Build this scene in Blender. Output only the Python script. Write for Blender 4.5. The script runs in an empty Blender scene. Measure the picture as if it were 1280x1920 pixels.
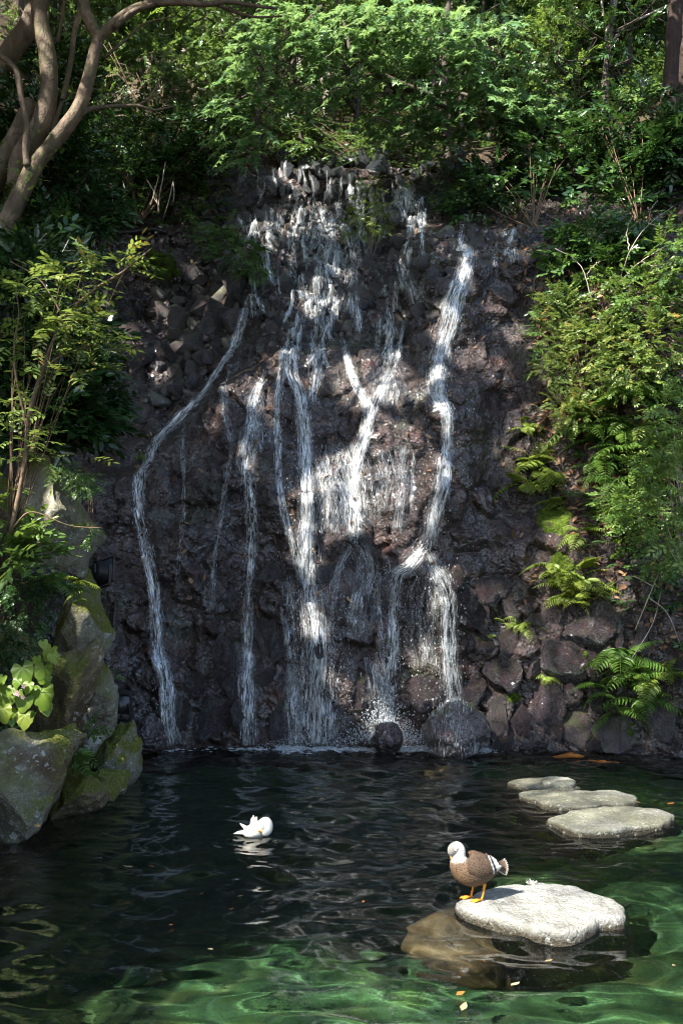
import bpy, math, random
import numpy as np
from mathutils import Vector, Matrix, Quaternion

# ------------------------------------------------------------------ camera, sky, sun, exposure
SC = bpy.context.scene
COL = SC.collection
R = math.radians
CAM = np.array([0.0, 0.0, 2.0]); PITCH = R(4.2); FOC = 35 / 36 * 1920
cd = bpy.data.cameras.new('camera'); cam = bpy.data.objects.new('camera', cd); COL.objects.link(cam)
cam.location = CAM; cam.rotation_euler = (R(90) + PITCH, 0, 0)
cd.sensor_fit = 'VERTICAL'; cd.sensor_height = 36; cd.lens = 35; cd.clip_start = 0.1; cd.clip_end = 1500
SC.camera = cam

SUN = np.array([-0.48, -0.48, 0.74]); SUN /= np.linalg.norm(SUN)
world = bpy.data.worlds.new('World'); SC.world = world; world.use_nodes = True
wn = world.node_tree.nodes; wl = world.node_tree.links
sky = wn.new('ShaderNodeTexSky'); sky.sky_type = 'NISHITA'; sky.sun_disc = False
sky.sun_elevation = math.asin(SUN[2]); sky.sun_rotation = math.atan2(SUN[0], SUN[1])
bg = wn['Background']; bg.inputs[1].default_value = 0.12
wl.new(sky.outputs[0], bg.inputs[0])
ld = bpy.data.lights.new('sun', 'SUN'); sun = bpy.data.objects.new('sun', ld); COL.objects.link(sun)
ld.energy = 5.0; ld.angle = R(0.53); ld.color = (1.0, 0.95, 0.86)
sun.rotation_euler = Vector(SUN).to_track_quat('Z', 'Y').to_euler(); sun.location = SUN * 40
try: ld.cycles.is_caustics_light = True
except Exception: pass

SC.view_settings.view_transform = 'Standard'; SC.view_settings.look = 'None'
SC.view_settings.exposure = 2.4; SC.view_settings.gamma = 1.0
SC.view_settings.use_curve_mapping = False
cy = SC.cycles
cy.filter_width = 1.1
cy.max_bounces = 8; cy.diffuse_bounces = 3; cy.glossy_bounces = 3; cy.transmission_bounces = 6; cy.transparent_max_bounces = 8
cy.sample_clamp_indirect = 6.0; cy.caustics_reflective = False; cy.caustics_refractive = True
try:
    cy.use_denoising = True; cy.denoiser = 'OPENIMAGEDENOISE'
except Exception: pass

# ------------------------------------------------------------------ helpers
rng = np.random.default_rng(7)
RIGHT = np.array([1.0, 0, 0]); UPV = np.array([0, -math.sin(PITCH), math.cos(PITCH)]); FWD = np.array([0, math.cos(PITCH), math.sin(PITCH)])

def ray(px, py):
    d = RIGHT * ((px - 640) / FOC) + UPV * (-(py - 960) / FOC) + FWD
    return d / d[1]                       # unit step in Y
def at(px, py, Y):                        # pixel + distance along the ground -> point
    return CAM + ray(px, py) * Y
def on_z(px, py, z=0.0):
    d = ray(px, py); return CAM + d * ((z - CAM[2]) / d[2])
def project(P):
    q = np.asarray(P) - CAM
    f = q @ FWD; return 640 + q @ RIGHT / f * FOC, 960 - q @ UPV / f * FOC, f

def unit(v):
    v = np.asarray(v, float); return v / np.maximum(np.linalg.norm(v, axis=-1, keepdims=True), 1e-9)

def _hash(ix, iy, iz, s):
    with np.errstate(over='ignore'):
        n = (ix.astype(np.uint32) * np.uint32(374761393) + iy.astype(np.uint32) * np.uint32(668265263)
             + iz.astype(np.uint32) * np.uint32(2246822519) + np.uint32((s * 3266489917) & 0xffffffff))
        n = (n ^ (n >> np.uint32(13))) * np.uint32(1274126177)
        n = (n ^ (n >> np.uint32(15))) * np.uint32(2246822519)
        n = n ^ (n >> np.uint32(16))
    return n.astype(np.float64) / 4294967296.0

def vnoise(P, s=0):
    P = np.asarray(P, float); i = np.floor(P).astype(np.int64); f = P - i; f = f * f * f * (f * (f * 6 - 15) + 10)
    r = 0
    for a in (0, 1):
        wa = f[..., 0] if a else 1 - f[..., 0]
        for b in (0, 1):
            wb = f[..., 1] if b else 1 - f[..., 1]
            for c in (0, 1):
                wc = f[..., 2] if c else 1 - f[..., 2]
                r = r + wa * wb * wc * _hash(i[..., 0] + a, i[..., 1] + b, i[..., 2] + c, s)
    return r * 2 - 1
def fbm(P, o=4, s=0, g=0.5):
    r = 0; a = 1; P = np.asarray(P, float)
    for k in range(o):
        r = r + a * vnoise(P * 2.03 ** k + 17.3 * k, s + k); a *= g
    return r
def worley(P, s=0):
    P = np.asarray(P, float); i = np.floor(P).astype(np.int64)
    f1 = np.full(P.shape[:-1], 9.0); f2 = f1.copy(); cid = f1.copy()
    for a in (-1, 0, 1):
        for b in (-1, 0, 1):
            for c in (-1, 0, 1):
                x, y, z = i[..., 0] + a, i[..., 1] + b, i[..., 2] + c
                q = np.stack([x + _hash(x, y, z, s), y + _hash(x, y, z, s + 1), z + _hash(x, y, z, s + 2)], -1)
                d = np.linalg.norm(P - q, axis=-1); h = _hash(x, y, z, s + 3)
                m = d < f1
                f2 = np.where(m, f1, np.minimum(f2, d)); cid = np.where(m, h, cid); f1 = np.where(m, d, f1)
    return f1, f2, cid
def sstep(a, b, x):
    t = np.clip((np.asarray(x, float) - a) / (b - a), 0, 1); return t * t * (3 - 2 * t)

def mesh_np(name, V, F, smooth=True, tint=None, mats=None):
    """mesh from a vertex array and face arrays (one n x k array, or a list of them)"""
    V = np.ascontiguousarray(V, np.float32).reshape(-1, 3)
    FL = F if isinstance(F, list) else [F]
    FL = [np.ascontiguousarray(f, np.int32) for f in FL if len(f)]
    me = bpy.data.meshes.new(name)
    me.vertices.add(len(V)); me.vertices.foreach_set('co', V.ravel())
    loops = np.concatenate([f.ravel() for f in FL]); cnt = np.concatenate([np.full(len(f), f.shape[1], np.int32) for f in FL])
    st = np.concatenate([[0], np.cumsum(cnt)[:-1]]).astype(np.int32)
    me.loops.add(len(loops)); me.loops.foreach_set('vertex_index', loops)
    me.polygons.add(len(cnt)); me.polygons.foreach_set('loop_start', st)
    if smooth: me.polygons.foreach_set('use_smooth', np.ones(len(cnt), bool))
    me.update(calc_edges=True); me.validate()
    if tint is not None:
        T = tint if isinstance(tint, dict) else {'tint': tint}
        for k, v in T.items():
            v = np.asarray(v, np.float32)
            if v.ndim == 2:
                at_ = me.attributes.new(k, 'FLOAT_COLOR', 'POINT')
                v4 = np.ones((len(v), 4), np.float32); v4[:, :3] = v; at_.data.foreach_set('color', v4.ravel())
            else:
                at_ = me.attributes.new(k, 'FLOAT', 'POINT'); at_.data.foreach_set('value', v)
    return me
def obj(name, me, mat=None, parent=None, loc=None):
    o = bpy.data.objects.new(name, me); COL.objects.link(o)
    if mat is not None and me is not None and not me.materials: me.materials.append(mat)
    if parent is not None: o.parent = parent
    if loc is not None: o.location = loc
    return o
def thing(name, label, cat, loc=(0, 0, 0), group=None, kind=None):
    o = bpy.data.objects.new(name, None); COL.objects.link(o); o.location = loc; o.empty_display_size = .1
    return tag(o, label, cat, group, kind)
def tag(o, label=None, cat=None, group=None, kind=None):
    if label: o['label'] = label
    if cat: o['category'] = cat
    if group: o['group'] = group
    if kind: o['kind'] = kind
    return o

class MB:
    """collects pieces (verts, quads, tris) into one mesh"""
    def __init__(s): s.v = []; s.q = []; s.t = []; s.a = []; s.n = 0
    def add(s, V, Q=None, T=None, a=0.5):
        V = np.asarray(V, float).reshape(-1, 3); s.v.append(V)
        if Q is not None and len(Q): s.q.append(np.asarray(Q) + s.n)
        if T is not None and len(T): s.t.append(np.asarray(T) + s.n)
        s.a.append(np.broadcast_to(np.asarray(a, float), (len(V),)).copy() if np.ndim(a) < 2 else a); s.n += len(V); return s
    def mesh(s, name, smooth=True):
        F = []
        if s.q: F.append(np.concatenate(s.q))
        if s.t: F.append(np.concatenate(s.t))
        return mesh_np(name, np.concatenate(s.v), F, smooth, np.concatenate(s.a))

def catmull(P, n):
    P = np.asarray(P, float)
    if len(P) < 3: return np.array([P[0] + (P[-1] - P[0]) * t for t in np.linspace(0, 1, n)])
    Q = np.vstack([2 * P[0] - P[1], P, 2 * P[-1] - P[-2]]); k = len(P) - 1
    t = np.linspace(0, k, n); i = np.minimum(t.astype(int), k - 1); u = (t - i)[:, None]
    a, b, c, d = Q[i], Q[i + 1], Q[i + 2], Q[i + 3]
    return 0.5 * (2 * b + (c - a) * u + (2 * a - 5 * b + 4 * c - d) * u ** 2 + (3 * b - a - 3 * c + d) * u ** 3)

def tube(P, r, sides=6, flat=1.0, cap=True):
    P = np.asarray(P, float); n = len(P); r = np.broadcast_to(np.asarray(r, float), (n,))
    T = unit(np.gradient(P, axis=0))
    ref = np.array([0, 0, 1.0]) if abs(T[0][2]) < .9 else np.array([1.0, 0, 0])
    N = np.zeros_like(P); N[0] = unit(np.cross(T[0], ref))
    for k in range(1, n):
        v = N[k - 1] - T[k] * (N[k - 1] @ T[k]); N[k] = unit(v)
    B = np.cross(T, N); a = np.linspace(0, 2 * np.pi, sides, endpoint=False)
    V = P[:, None] + r[:, None, None] * (np.cos(a)[None, :, None] * N[:, None] + flat * np.sin(a)[None, :, None] * B[:, None])
    i = np.arange(n - 1)[:, None] * sides; j = np.arange(sides)[None]; j2 = (j + 1) % sides
    Q = np.stack([i + j, i + j2, i + sides + j2, i + sides + j], -1).reshape(-1, 4)
    V = V.reshape(-1, 3); Tt = []
    if cap:
        V = np.vstack([V, P[0], P[-1]]); c0 = n * sides; jj = np.arange(sides)
        Tt = np.vstack([np.stack([np.full(sides, c0), (jj + 1) % sides, jj], -1),
                        np.stack([np.full(sides, c0 + 1), (n - 1) * sides + jj, (n - 1) * sides + (jj + 1) % sides], -1)])
    return V, Q, Tt

def grid_faces(nu, nv):
    i = np.arange(nu - 1)[:, None] * nv; j = np.arange(nv - 1)[None]
    return np.stack([i + j, i + j + 1, i + nv + j + 1, i + nv + j], -1).reshape(-1, 4)

def ico(sub):
    import bmesh
    bm = bmesh.new(); bmesh.ops.create_icosphere(bm, subdivisions=sub, radius=1)
    V = np.array([v.co[:] for v in bm.verts]); F = np.array([[v.index for v in f.verts] for f in bm.faces]); bm.free(); return V, F
ICO = {k: ico(k) for k in (1, 2, 3, 4, 5)}

def rotm(rx, ry, rz):
    return np.array(Matrix.Rotation(rz, 3, 'Z') @ Matrix.Rotation(ry, 3, 'Y') @ Matrix.Rotation(rx, 3, 'X'))

def rock(sub, seed, scale=(1, 1, 1), cuts=9, cutd=(0.55, 0.9), rough=0.12, soft=0.0, nf=1.6):
    """a chiselled or rounded stone: sphere cut by planes, then roughened"""
    g = np.random.default_rng(seed); V, F = ICO[sub]; V = V.copy()
    for k in range(cuts):
        n = unit(g.normal(size=3)); d = g.uniform(*cutd); e = V @ n - d
        V = V - np.where(e > 0, e * (1 - soft), 0)[:, None] * n
    V = V * (1 + rough * fbm(V * nf + seed * 3.1, 4, seed)[:, None])
    return V * np.asarray(scale, float), F

def hull_rock(seed, n=13, dims=(1, .85, .75), bev=.05, disp=.0):
    """an angular broken stone: the convex hull of a few points, edges slightly worn"""
    import bmesh
    g = np.random.default_rng(seed); bm = bmesh.new()
    P = unit(g.normal(size=(n, 3))) * g.uniform(.8, 1.15, (n, 1)); P = np.sign(P) * np.abs(P) ** .7 * np.array(dims)
    for p in P: bm.verts.new(p)
    r = bmesh.ops.convex_hull(bm, input=bm.verts[:]); bmesh.ops.delete(bm, geom=[v for v in bm.verts if not v.link_faces], context='VERTS')
    bmesh.ops.dissolve_limit(bm, angle_limit=.22, verts=bm.verts[:], edges=bm.edges[:])
    if bev: bmesh.ops.bevel(bm, geom=bm.edges[:], offset=bev, segments=1, affect='EDGES', profile=.5)
    bmesh.ops.triangulate(bm, faces=bm.faces[:]); bm.verts.index_update(); bm.normal_update()
    V = np.array([v.co[:] for v in bm.verts]); F = np.array([[v.index for v in f.verts] for f in bm.faces]); bm.free()
    return V, F
# ------------------------------------------------------------------ materials
class NT:
    def __init__(s, name):
        s.m = bpy.data.materials.new(name); s.m.use_nodes = True; s.t = s.m.node_tree; s.n = s.t.nodes; s.n.clear()
        s.out = s.n.new('ShaderNodeOutputMaterial')
    def nd(s, typ, ins=None, **kw):
        x = s.n.new('ShaderNode' + typ)
        for k, v in kw.items(): setattr(x, k, v)
        for k, v in (ins or {}).items():
            if isinstance(v, bpy.types.NodeSocket): s.t.links.new(v, x.inputs[k])
            else: x.inputs[k].default_value = v
        return x
    def coord(s, which='Object', scale=(1, 1, 1), rand=False):
        c = s.nd('TexCoord').outputs[which]
        if rand:
            oi = s.nd('ObjectInfo').outputs['Random']
            ml = s.nd('Math', {0: oi, 1: 57.0}, operation='MULTIPLY').outputs[0]
            c = s.nd('VectorMath', {0: c, 1: ml}, operation='ADD').outputs[0]
        return s.nd('Mapping', {'Vector': c, 'Scale': scale}).outputs[0]
    def noise(s, co, scale, detail=4, rough=.55, dist=0):
        return s.nd('TexNoise', {'Vector': co, 'Scale': scale, 'Detail': detail, 'Roughness': rough, 'Distortion': dist}).outputs[0]
    def ramp(s, f, stops, interp='LINEAR'):
        r = s.nd('ValToRGB', {0: f}); e = r.color_ramp.elements; r.color_ramp.interpolation = interp
        while len(e) < len(stops): e.new(.5)
        for k, (p, c) in enumerate(stops):
            e[k].position = p; e[k].color = (*c, 1) if len(c) == 3 else c
        return r.outputs[0]
    def val(s, f, a, b, c=0.0, d=1.0):
        return s.nd('MapRange', {0: f, 1: a, 2: b, 3: c, 4: d}).outputs[0]
    def mix(s, f, a, b, mode='MIX'):
        return s.nd('Mix', {0: f, 6: a if isinstance(a, bpy.types.NodeSocket) else (*a, 1), 7: b if isinstance(b, bpy.types.NodeSocket) else (*b, 1)}, data_type='RGBA', blend_type=mode).outputs[2]
    def math(s, op, a, b=0.0):
        return s.nd('Math', {0: a, 1: b}, operation=op).outputs[0]
    def bump(s, h, dist, strength=1.0, normal=None):
        i = {'Height': h, 'Distance': dist, 'Strength': strength}
        if normal is not None: i['Normal'] = normal
        return s.nd('Bump', i).outputs[0]
    def bsdf(s, color, rough=.6, normal=None, spec=.5, **k):
        i = {'Base Color': color if isinstance(color, bpy.types.NodeSocket) else (*color, 1), 'Roughness': rough, 'Specular IOR Level': spec}
        if normal is not None: i['Normal'] = normal
        i.update(k)
        return s.nd('BsdfPrincipled', i).outputs[0]
    def done(s, sh):
        s.t.links.new(sh, s.out.inputs['Surface']); return s.m
    def upness(s):
        return s.nd('SeparateXYZ', {0: s.nd('NewGeometry').outputs['Normal']}).outputs[2]

def m_wet(name, dark, mid, red, wet=.22, rand=False, algae=.0, scale=1.0, moss=0.0, ior=1.9):
    t = NT(name); co = t.coord('Object', (scale,) * 3, rand)
    n1 = t.noise(co, 2.2, 6, .62); n2 = t.noise(co, 13, 5, .65); n3 = t.noise(co, 60, 4, .6)
    vo = t.nd('TexVoronoi', {'Vector': co, 'Scale': 26.0}).outputs['Distance']
    c = t.mix(t.val(n2, .35, .7), dark, mid)
    c = t.mix(t.val(n1, .56, .74, 0, .75), c, red)
    c = t.mix(t.math('MULTIPLY', t.val(n3, .56, .70), .7), c, (mid[0] * 2.6, mid[1] * 2.6, mid[2] * 2.6))
    if algae: c = t.mix(t.val(t.noise(co, 1.3, 4), .56, .72, 0, algae), c, (.018, .032, .012))
    if moss:
        mk = t.math('MULTIPLY', t.val(t.upness(), .15, .7), t.val(t.noise(co, 2.6, 5), .46, .58))
        c = t.mix(t.math('MULTIPLY', mk, moss), c, t.mix(n3, (.03, .06, .008), (.11, .13, .015)))
    h = t.math('ADD', t.math('MULTIPLY', n2, .5), t.math('ADD', t.math('MULTIPLY', n3, .22), t.math('MULTIPLY', vo, .35)))
    ro = t.val(t.noise(co, 7, 5, .7), .3, .7, wet, wet + .38)
    return t.done(t.bsdf(c, ro, t.bump(h, .07, 1.0), .28, **{'Coat Weight': t.val(t.noise(co, 3.1, 4), .38, .60, .25, .95), 'Coat Roughness': .06, 'Coat IOR': ior, 'Coat Normal': t.bump(t.math('ADD', t.noise(co, 8, 2), t.math('MULTIPLY', t.noise(co, 21, 2), .45)), .09, 1.0)}))

def m_dry(name, a, b, lichen=.8, moss=.8, rand=True, wetline=False, brown=.35):
    t = NT(name); co = t.coord('Object', (1, 1, 1), rand)
    n1 = t.noise(co, 1.7, 6, .6); n2 = t.noise(co, 9, 6, .65); n3 = t.noise(co, 70, 5, .65)
    c = t.mix(t.val(n2, .3, .7), a, b)
    c = t.mix(t.val(n1, .5, .68, 0, brown * 2), c, (.085, .055, .03))
    c = t.mix(t.val(n3, .52, .7, 0, .5), c, (a[0] * .45, a[1] * .45, a[2] * .45))
    if lichen:
        wv = t.nd('VectorMath', {0: co, 1: t.nd('VectorMath', {0: t.nd('TexNoise', {'Vector': co, 'Scale': 14.0}).outputs[1], 'Scale': .12}, operation='SCALE').outputs[0]}, operation='ADD').outputs[0]
        for sc, lim, zone in ((9.0, .27, .47), (21.0, .25, .44), (4.0, .34, .53)):
            vd = t.nd('TexVoronoi', {'Vector': wv, 'Scale': sc}).outputs['Distance']
            k = t.math('MULTIPLY', t.val(vd, lim, lim - .07), t.val(t.noise(co, 2.1, 3), zone, zone + .05))
            c = t.mix(t.math('MULTIPLY', k, lichen), c, t.mix(n3, (.36, .37, .35), (.56, .56, .53)))
    if moss:
        mk = t.math('MULTIPLY', t.val(t.math('ADD', t.upness(), t.math('MULTIPLY', n2, .5)), .18, .50), t.val(t.noise(co, 1.5, 5), .38, .50))
        c = t.mix(t.math('MULTIPLY', mk, moss), c, t.mix(t.val(n3, .35, .65), (.035, .055, .006), (.17, .17, .02)))
    if wetline:
        z = t.nd('SeparateXYZ', {0: t.nd('NewGeometry').outputs['Position']}).outputs[2]
        wz = t.math('ADD', z, t.math('MULTIPLY', n2, -.06))
        c = t.mix(t.val(wz, .045, -.01), c, t.mix(n2, (.02, .018, .012), (.05, .04, .022)))
    pit = t.nd('TexVoronoi', {'Vector': co, 'Scale': 55.0}).outputs['Distance']; n4 = t.noise(co, 28, 6, .7)
    c = t.mix(t.val(n4, .55, .66, 0, .55), c, (a[0] * .5, a[1] * .48, a[2] * .42)); c = t.mix(t.val(n4, .42, .34, 0, .45), c, tuple(min(1, q * 1.5) for q in b))
    h = t.math('ADD', t.math('ADD', n2, t.math('MULTIPLY', n4, .6)), t.math('ADD', t.math('MULTIPLY', n3, .4), t.math('MULTIPLY', pit, .25)))
    return t.done(t.bsdf(c, t.val(n2, .3, .7, .6, .9), t.bump(h, .045, .85), .35))

def m_leaf(name, stops, rough=.38, trans=.3, spec=.5, tcol=None):
    t = NT(name); f = t.nd('Attribute', attribute_name='tint').outputs['Fac']
    c = t.ramp(f, stops)
    p = t.bsdf(c, rough, None, spec)
    tc = t.mix(.5, c, tcol or (stops[-1][1][0] * 1.5, stops[-1][1][1] * 1.5, stops[-1][1][2]))
    tr = t.nd('BsdfTranslucent', {0: tc}).outputs[0]
    return t.done(t.nd('MixShader', {0: trans, 1: p, 2: tr}).outputs[0])

def m_bark(name, a, b, rough=.85, stretch=(9, 9, 1.6), bd=.03, moss=0):
    t = NT(name); co = t.coord('Object', stretch); c2 = t.coord('Object')
    n = t.noise(co, 1.6, 6, .65); n2 = t.noise(c2, 5, 5); n3 = t.noise(c2, 40, 4)
    c = t.mix(t.val(n, .3, .7), a, b); c = t.mix(t.val(n2, .54, .7, 0, .7), c, (b[0] * 1.5, b[1] * 1.5, b[2] * 1.45))
    if moss: c = t.mix(t.val(t.noise(c2, 3, 4), .52, .64, 0, moss), c, (.05, .07, .012))
    return t.done(t.bsdf(c, rough, t.bump(t.math('ADD', n, t.math('MULTIPLY', n3, .3)), bd, .8), .3))

def m_plain(name, c, rough=.5, spec=.5, bump=0, var=0.0, scale=20):
    t = NT(name); co = t.coord('Object'); n = t.noise(co, scale, 5)
    cc = t.mix(t.val(n, .3, .7), tuple(x * (1 - var) for x in c), tuple(min(x * (1 + var), .9) for x in c))
    return t.done(t.bsdf(cc, rough, t.bump(n, bump, .7) if bump else None, spec))

M = {}
M['cliff'] = m_wet('wet_cliff', (.004, .0027, .0024), (.048, .029, .025), (.066, .020, .013), .3, algae=.6, ior=1.62)
M['stone_wet'] = m_wet('wet_stone', (.022, .018, .019), (.150, .122, .124), (.13, .046, .034), .14, True, algae=.4, scale=1.4, moss=.5)
M['stone_dark'] = m_wet('wet_dark_stone', (.009, .0062, .0068), (.060, .041, .046), (.075, .024, .018), .12, True, algae=.4, scale=1.2, moss=.25)
M['basalt'] = m_wet('wet_basalt', (.010, .012, .016), (.05, .056, .066), (.03, .028, .026), .16, True, scale=1.2)
M['stone_dry'] = m_dry('dry_stone', (.10, .098, .09), (.20, .195, .175), .5, .35)
M['boulder'] = m_dry('mossy_boulder', (.12, .112, .08), (.29, .275, .21), .85, 1.0, brown=.5)
M['boulder_brown'] = m_dry('brown_mossy_boulder', (.11, .088, .046), (.23, .19, .11), .6, .95, brown=.5)
M['slab'] = m_dry('pool_slab', (.22, .215, .20), (.40, .395, .37), .55, .12, wetline=True, brown=.12)
M['slab2'] = m_dry('pool_slab_mossy', (.20, .20, .17), (.36, .36, .31), .6, .3, wetline=True, brown=.2)
M['sunk'] = m_plain('sunk_stone', (.075, .05, .024), .7, .3, .04, .5, 7)
M['bark'] = m_bark('smooth_brown_bark', (.05, .034, .022), (.16, .115, .075), .7, (6, 6, 2.6), .04, .25)
M['bark_dark'] = m_bark('dark_bark', (.03, .024, .018), (.075, .06, .045), .85)
M['bark_pale'] = m_bark('pale_bark', (.13, .11, .085), (.32, .28, .23), .85, (7, 7, 2), .03)
M['bark_red'] = m_bark('red_brown_bark', (.014, .009, .007), (.05, .03, .022), .9, (16, 16, 1.0), .08)
M['twig'] = m_plain('twig', (.12, .08, .05), .8, .3, 0, .4, 30)
M['twig_pale'] = m_plain('pale_twig', (.34, .28, .22), .8, .3, 0, .3, 30)
g = lambda *a: a
M['maple'] = m_leaf('maple_leaf', [g(0, (.038, .095, .032)), g(.55, (.095, .195, .07)), g(1, (.18, .27, .11))], .34, .45)
M['leaf_dark'] = m_leaf('dark_glossy_leaf', [g(0, (.011, .032, .009)), g(.6, (.026, .068, .018)), g(1, (.06, .12, .025))], .27, .2)
M['leaf_mid'] = m_leaf('forest_leaf', [g(0, (.025, .062, .017)), g(.6, (.066, .135, .036)), g(1, (.14, .20, .055))], .36, .36)
M['leaf_yellow'] = m_leaf('yellow_green_leaf', [g(0, (.05, .085, .018)), g(.5, (.12, .185, .04)), g(.95, (.24, .29, .08)), g(1, (.40, .22, .04))], .38, .38, tcol=(.30, .38, .06))
M['leaf_fresh'] = m_leaf('fresh_leaf', [g(0, (.04, .09, .02)), g(.5, (.09, .17, .035)), g(1, (.17, .24, .05))], .38, .42)
M['leaf_lime'] = m_leaf('lime_leaf', [g(0, (.07, .15, .015)), g(.5, (.14, .235, .022)), g(1, (.26, .32, .04))], .45, .4)
M['fern'] = m_leaf('fern_frond', [g(0, (.04, .10, .018)), g(.5, (.085, .17, .03)), g(1, (.17, .25, .05))], .4, .36)
M['fern_light'] = m_leaf('fern_light_frond', [g(0, (.08, .14, .022)), g(.5, (.17, .24, .04)), g(1, (.27, .30, .07))], .42, .4)
M['leaf_dead'] = m_leaf('dead_leaf', [g(0, (.03, .017, .009)), g(.5, (.12, .06, .028)), g(.85, (.27, .16, .075)), g(1, (.42, .33, .2))], .6, .15)
M['leaf_fallen'] = m_leaf('fallen_leaf', [g(0, (.22, .06, .015)), g(.5, (.28, .14, .03)), g(1, (.34, .28, .16))], .5, .2)
M['leaf_pinkish'] = m_leaf('withered_leaf', [g(0, (.10, .07, .06)), g(.5, (.25, .19, .17)), g(1, (.42, .35, .32))], .5, .25)

# earth, pool bed
t = NT('earth'); co = t.coord('Object'); n = t.noise(co, 3, 6, .6); n2 = t.noise(co, 25, 5)
c = t.mix(t.val(n, .35, .65), (.022, .016, .011), (.06, .042, .026)); c = t.mix(t.val(n2, .5, .7, 0, .6), c, (.10, .065, .035))
M['earth'] = t.done(t.bsdf(c, .95, t.bump(n2, .08, .9), .2))
t = NT('mossy_soil'); co = t.coord('Object'); n = t.noise(co, 4, 6, .6); n2 = t.noise(co, 40, 5)
c = t.mix(t.val(n2, .35, .65), (.022, .042, .006), (.085, .12, .014)); c = t.mix(t.val(n, .56, .7), c, (.03, .022, .016))
M['moss'] = t.done(t.bsdf(c, .95, t.bump(t.math('ADD', n2, n), .05, .9), .1))
t = NT('algae_bed'); co = t.coord('Object'); n = t.noise(co, 1.5, 5, .6); n2 = t.noise(co, 7, 5, .6)
vo = t.nd('TexVoronoi', {'Vector': co, 'Scale': 3.2}).outputs['Distance']
c = t.mix(t.val(n2, .3, .7), (.008, .024, .011), (.030, .070, .024)); c = t.mix(t.val(n, .5, .7, 0, .8), c, (.055, .06, .02))
c = t.mix(t.val(vo, .1, .4, .6, 0), c, (.045, .085, .02))
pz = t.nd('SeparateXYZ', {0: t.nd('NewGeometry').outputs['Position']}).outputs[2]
c = t.mix(t.val(t.math('ADD', pz, t.math('MULTIPLY', t.noise(co, .9, 4), .5)), -1.40, -.72, 1, 0), c, t.mix(n2, (.006, .010, .008), (.016, .022, .014)))  # darkens with depth: silt that also stands in for light lost underwater
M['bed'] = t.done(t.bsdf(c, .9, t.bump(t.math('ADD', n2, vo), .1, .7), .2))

# pool water: real refraction on a rippled surface
t = NT('pool_water'); co = t.coord('Object')
n = t.noise(t.coord('Object', (1, 1.9, 1)), 11, 3, .55); n2 = t.noise(t.coord('Object', (1, 2.1, 1)), 30, 2, .5)
bp = t.bump(t.math('ADD', n, t.math('MULTIPLY', n2, .3)), .014, .07)
M['water'] = t.done(t.bsdf((.80, .93, .88), 0.0, bp, .5, **{'Transmission Weight': 1.0, 'IOR': 1.333}))

def m_foam(name, dens, lo, hi, sc=(30, 30, 4)):
    t = NT(name); co = t.coord('Object', sc)
    a = t.noise(co, 1.0, 4, .6); k = t.val(a, lo, hi, 0, dens)
    d = t.nd('BsdfDiffuse', {0: (.82, .86, .88, 1)}).outputs[0]; tr = t.nd('BsdfTranslucent', {0: (.82, .86, .88, 1)}).outputs[0]
    gl = t.nd('BsdfGlossy', {0: (1, 1, 1, 1), 'Roughness': .12}).outputs[0]
    s1 = t.nd('MixShader', {0: .45, 1: d, 2: tr}).outputs[0]; s2 = t.nd('MixShader', {0: .12, 1: s1, 2: gl}).outputs[0]
    return t.done(t.nd('MixShader', {0: k, 1: t.nd('BsdfTransparent').outputs[0], 2: s2}).outputs[0])
M['stream'] = m_foam('falling_water', .80, .30, .55, (60, 60, 12))
def m_sheet(name, dens, fine=(85, 6.0), lo=.45, hi=.62):
    t = NT(name); A_ = lambda n: t.nd('Attribute', attribute_name=n).outputs['Fac']
    u, w, s_, e, sd = A_('fu'), A_('fw'), A_('fs'), A_('fe'), A_('fd')
    x = t.math('MULTIPLY', u, w)                              # metres across the flow
    def n2(fx, fs, det, dist=0.0):
        v = t.nd('CombineXYZ', {0: t.math('MULTIPLY', x, fx), 1: t.math('MULTIPLY', s_, fs), 2: sd}).outputs[0]
        return t.nd('TexNoise', {'Vector': v, 'Scale': 1.0, 'Detail': det, 'Roughness': .6, 'Distortion': dist}).outputs[0]
    braid = t.val(n2(22, 1.2, 2, .7), .38, .60); th = t.val(n2(*fine, 4, .3), lo, hi); clump = t.val(n2(42, 12, 3), .34, .66, .35, 1.0)
    un = t.math('ADD', u, t.math('MULTIPLY', t.math('SUBTRACT', n2(9, 2.6, 3), .5), 1.1)); edge = t.nd('Clamp', {0: t.math('MULTIPLY', t.math('SUBTRACT', 1.0, t.math('POWER', t.math('ABSOLUTE', un), 1.5)), t.math('SUBTRACT', 1.0, t.math('POWER', t.math('ABSOLUTE', u), 4.0)))}).outputs[0]
    k = t.math('MULTIPLY', t.math('MULTIPLY', t.math('MULTIPLY', th, braid), t.math('MULTIPLY', edge, e)), t.math('MULTIPLY', clump, dens))
    d = t.nd('BsdfDiffuse', {0: (.84, .87, .89, 1)}).outputs[0]; tr = t.nd('BsdfTranslucent', {0: (.84, .87, .89, 1)}).outputs[0]; gl = t.nd('BsdfGlossy', {0: (1, 1, 1, 1), 'Roughness': .15}).outputs[0]
    s2 = t.nd('MixShader', {0: .1, 1: t.nd('MixShader', {0: .4, 1: d, 2: tr}).outputs[0], 2: gl}).outputs[0]
    return t.done(t.nd('MixShader', {0: t.nd('Clamp', {0: k}).outputs[0], 1: t.nd('BsdfTransparent').outputs[0], 2: s2}).outputs[0])
M['sheet'] = m_sheet('water_sheet', 1.9)
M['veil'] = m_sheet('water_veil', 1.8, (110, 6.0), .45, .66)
M['foam'] = m_foam('foam', .85, .30, .6, (25, 25, 25))
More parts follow.
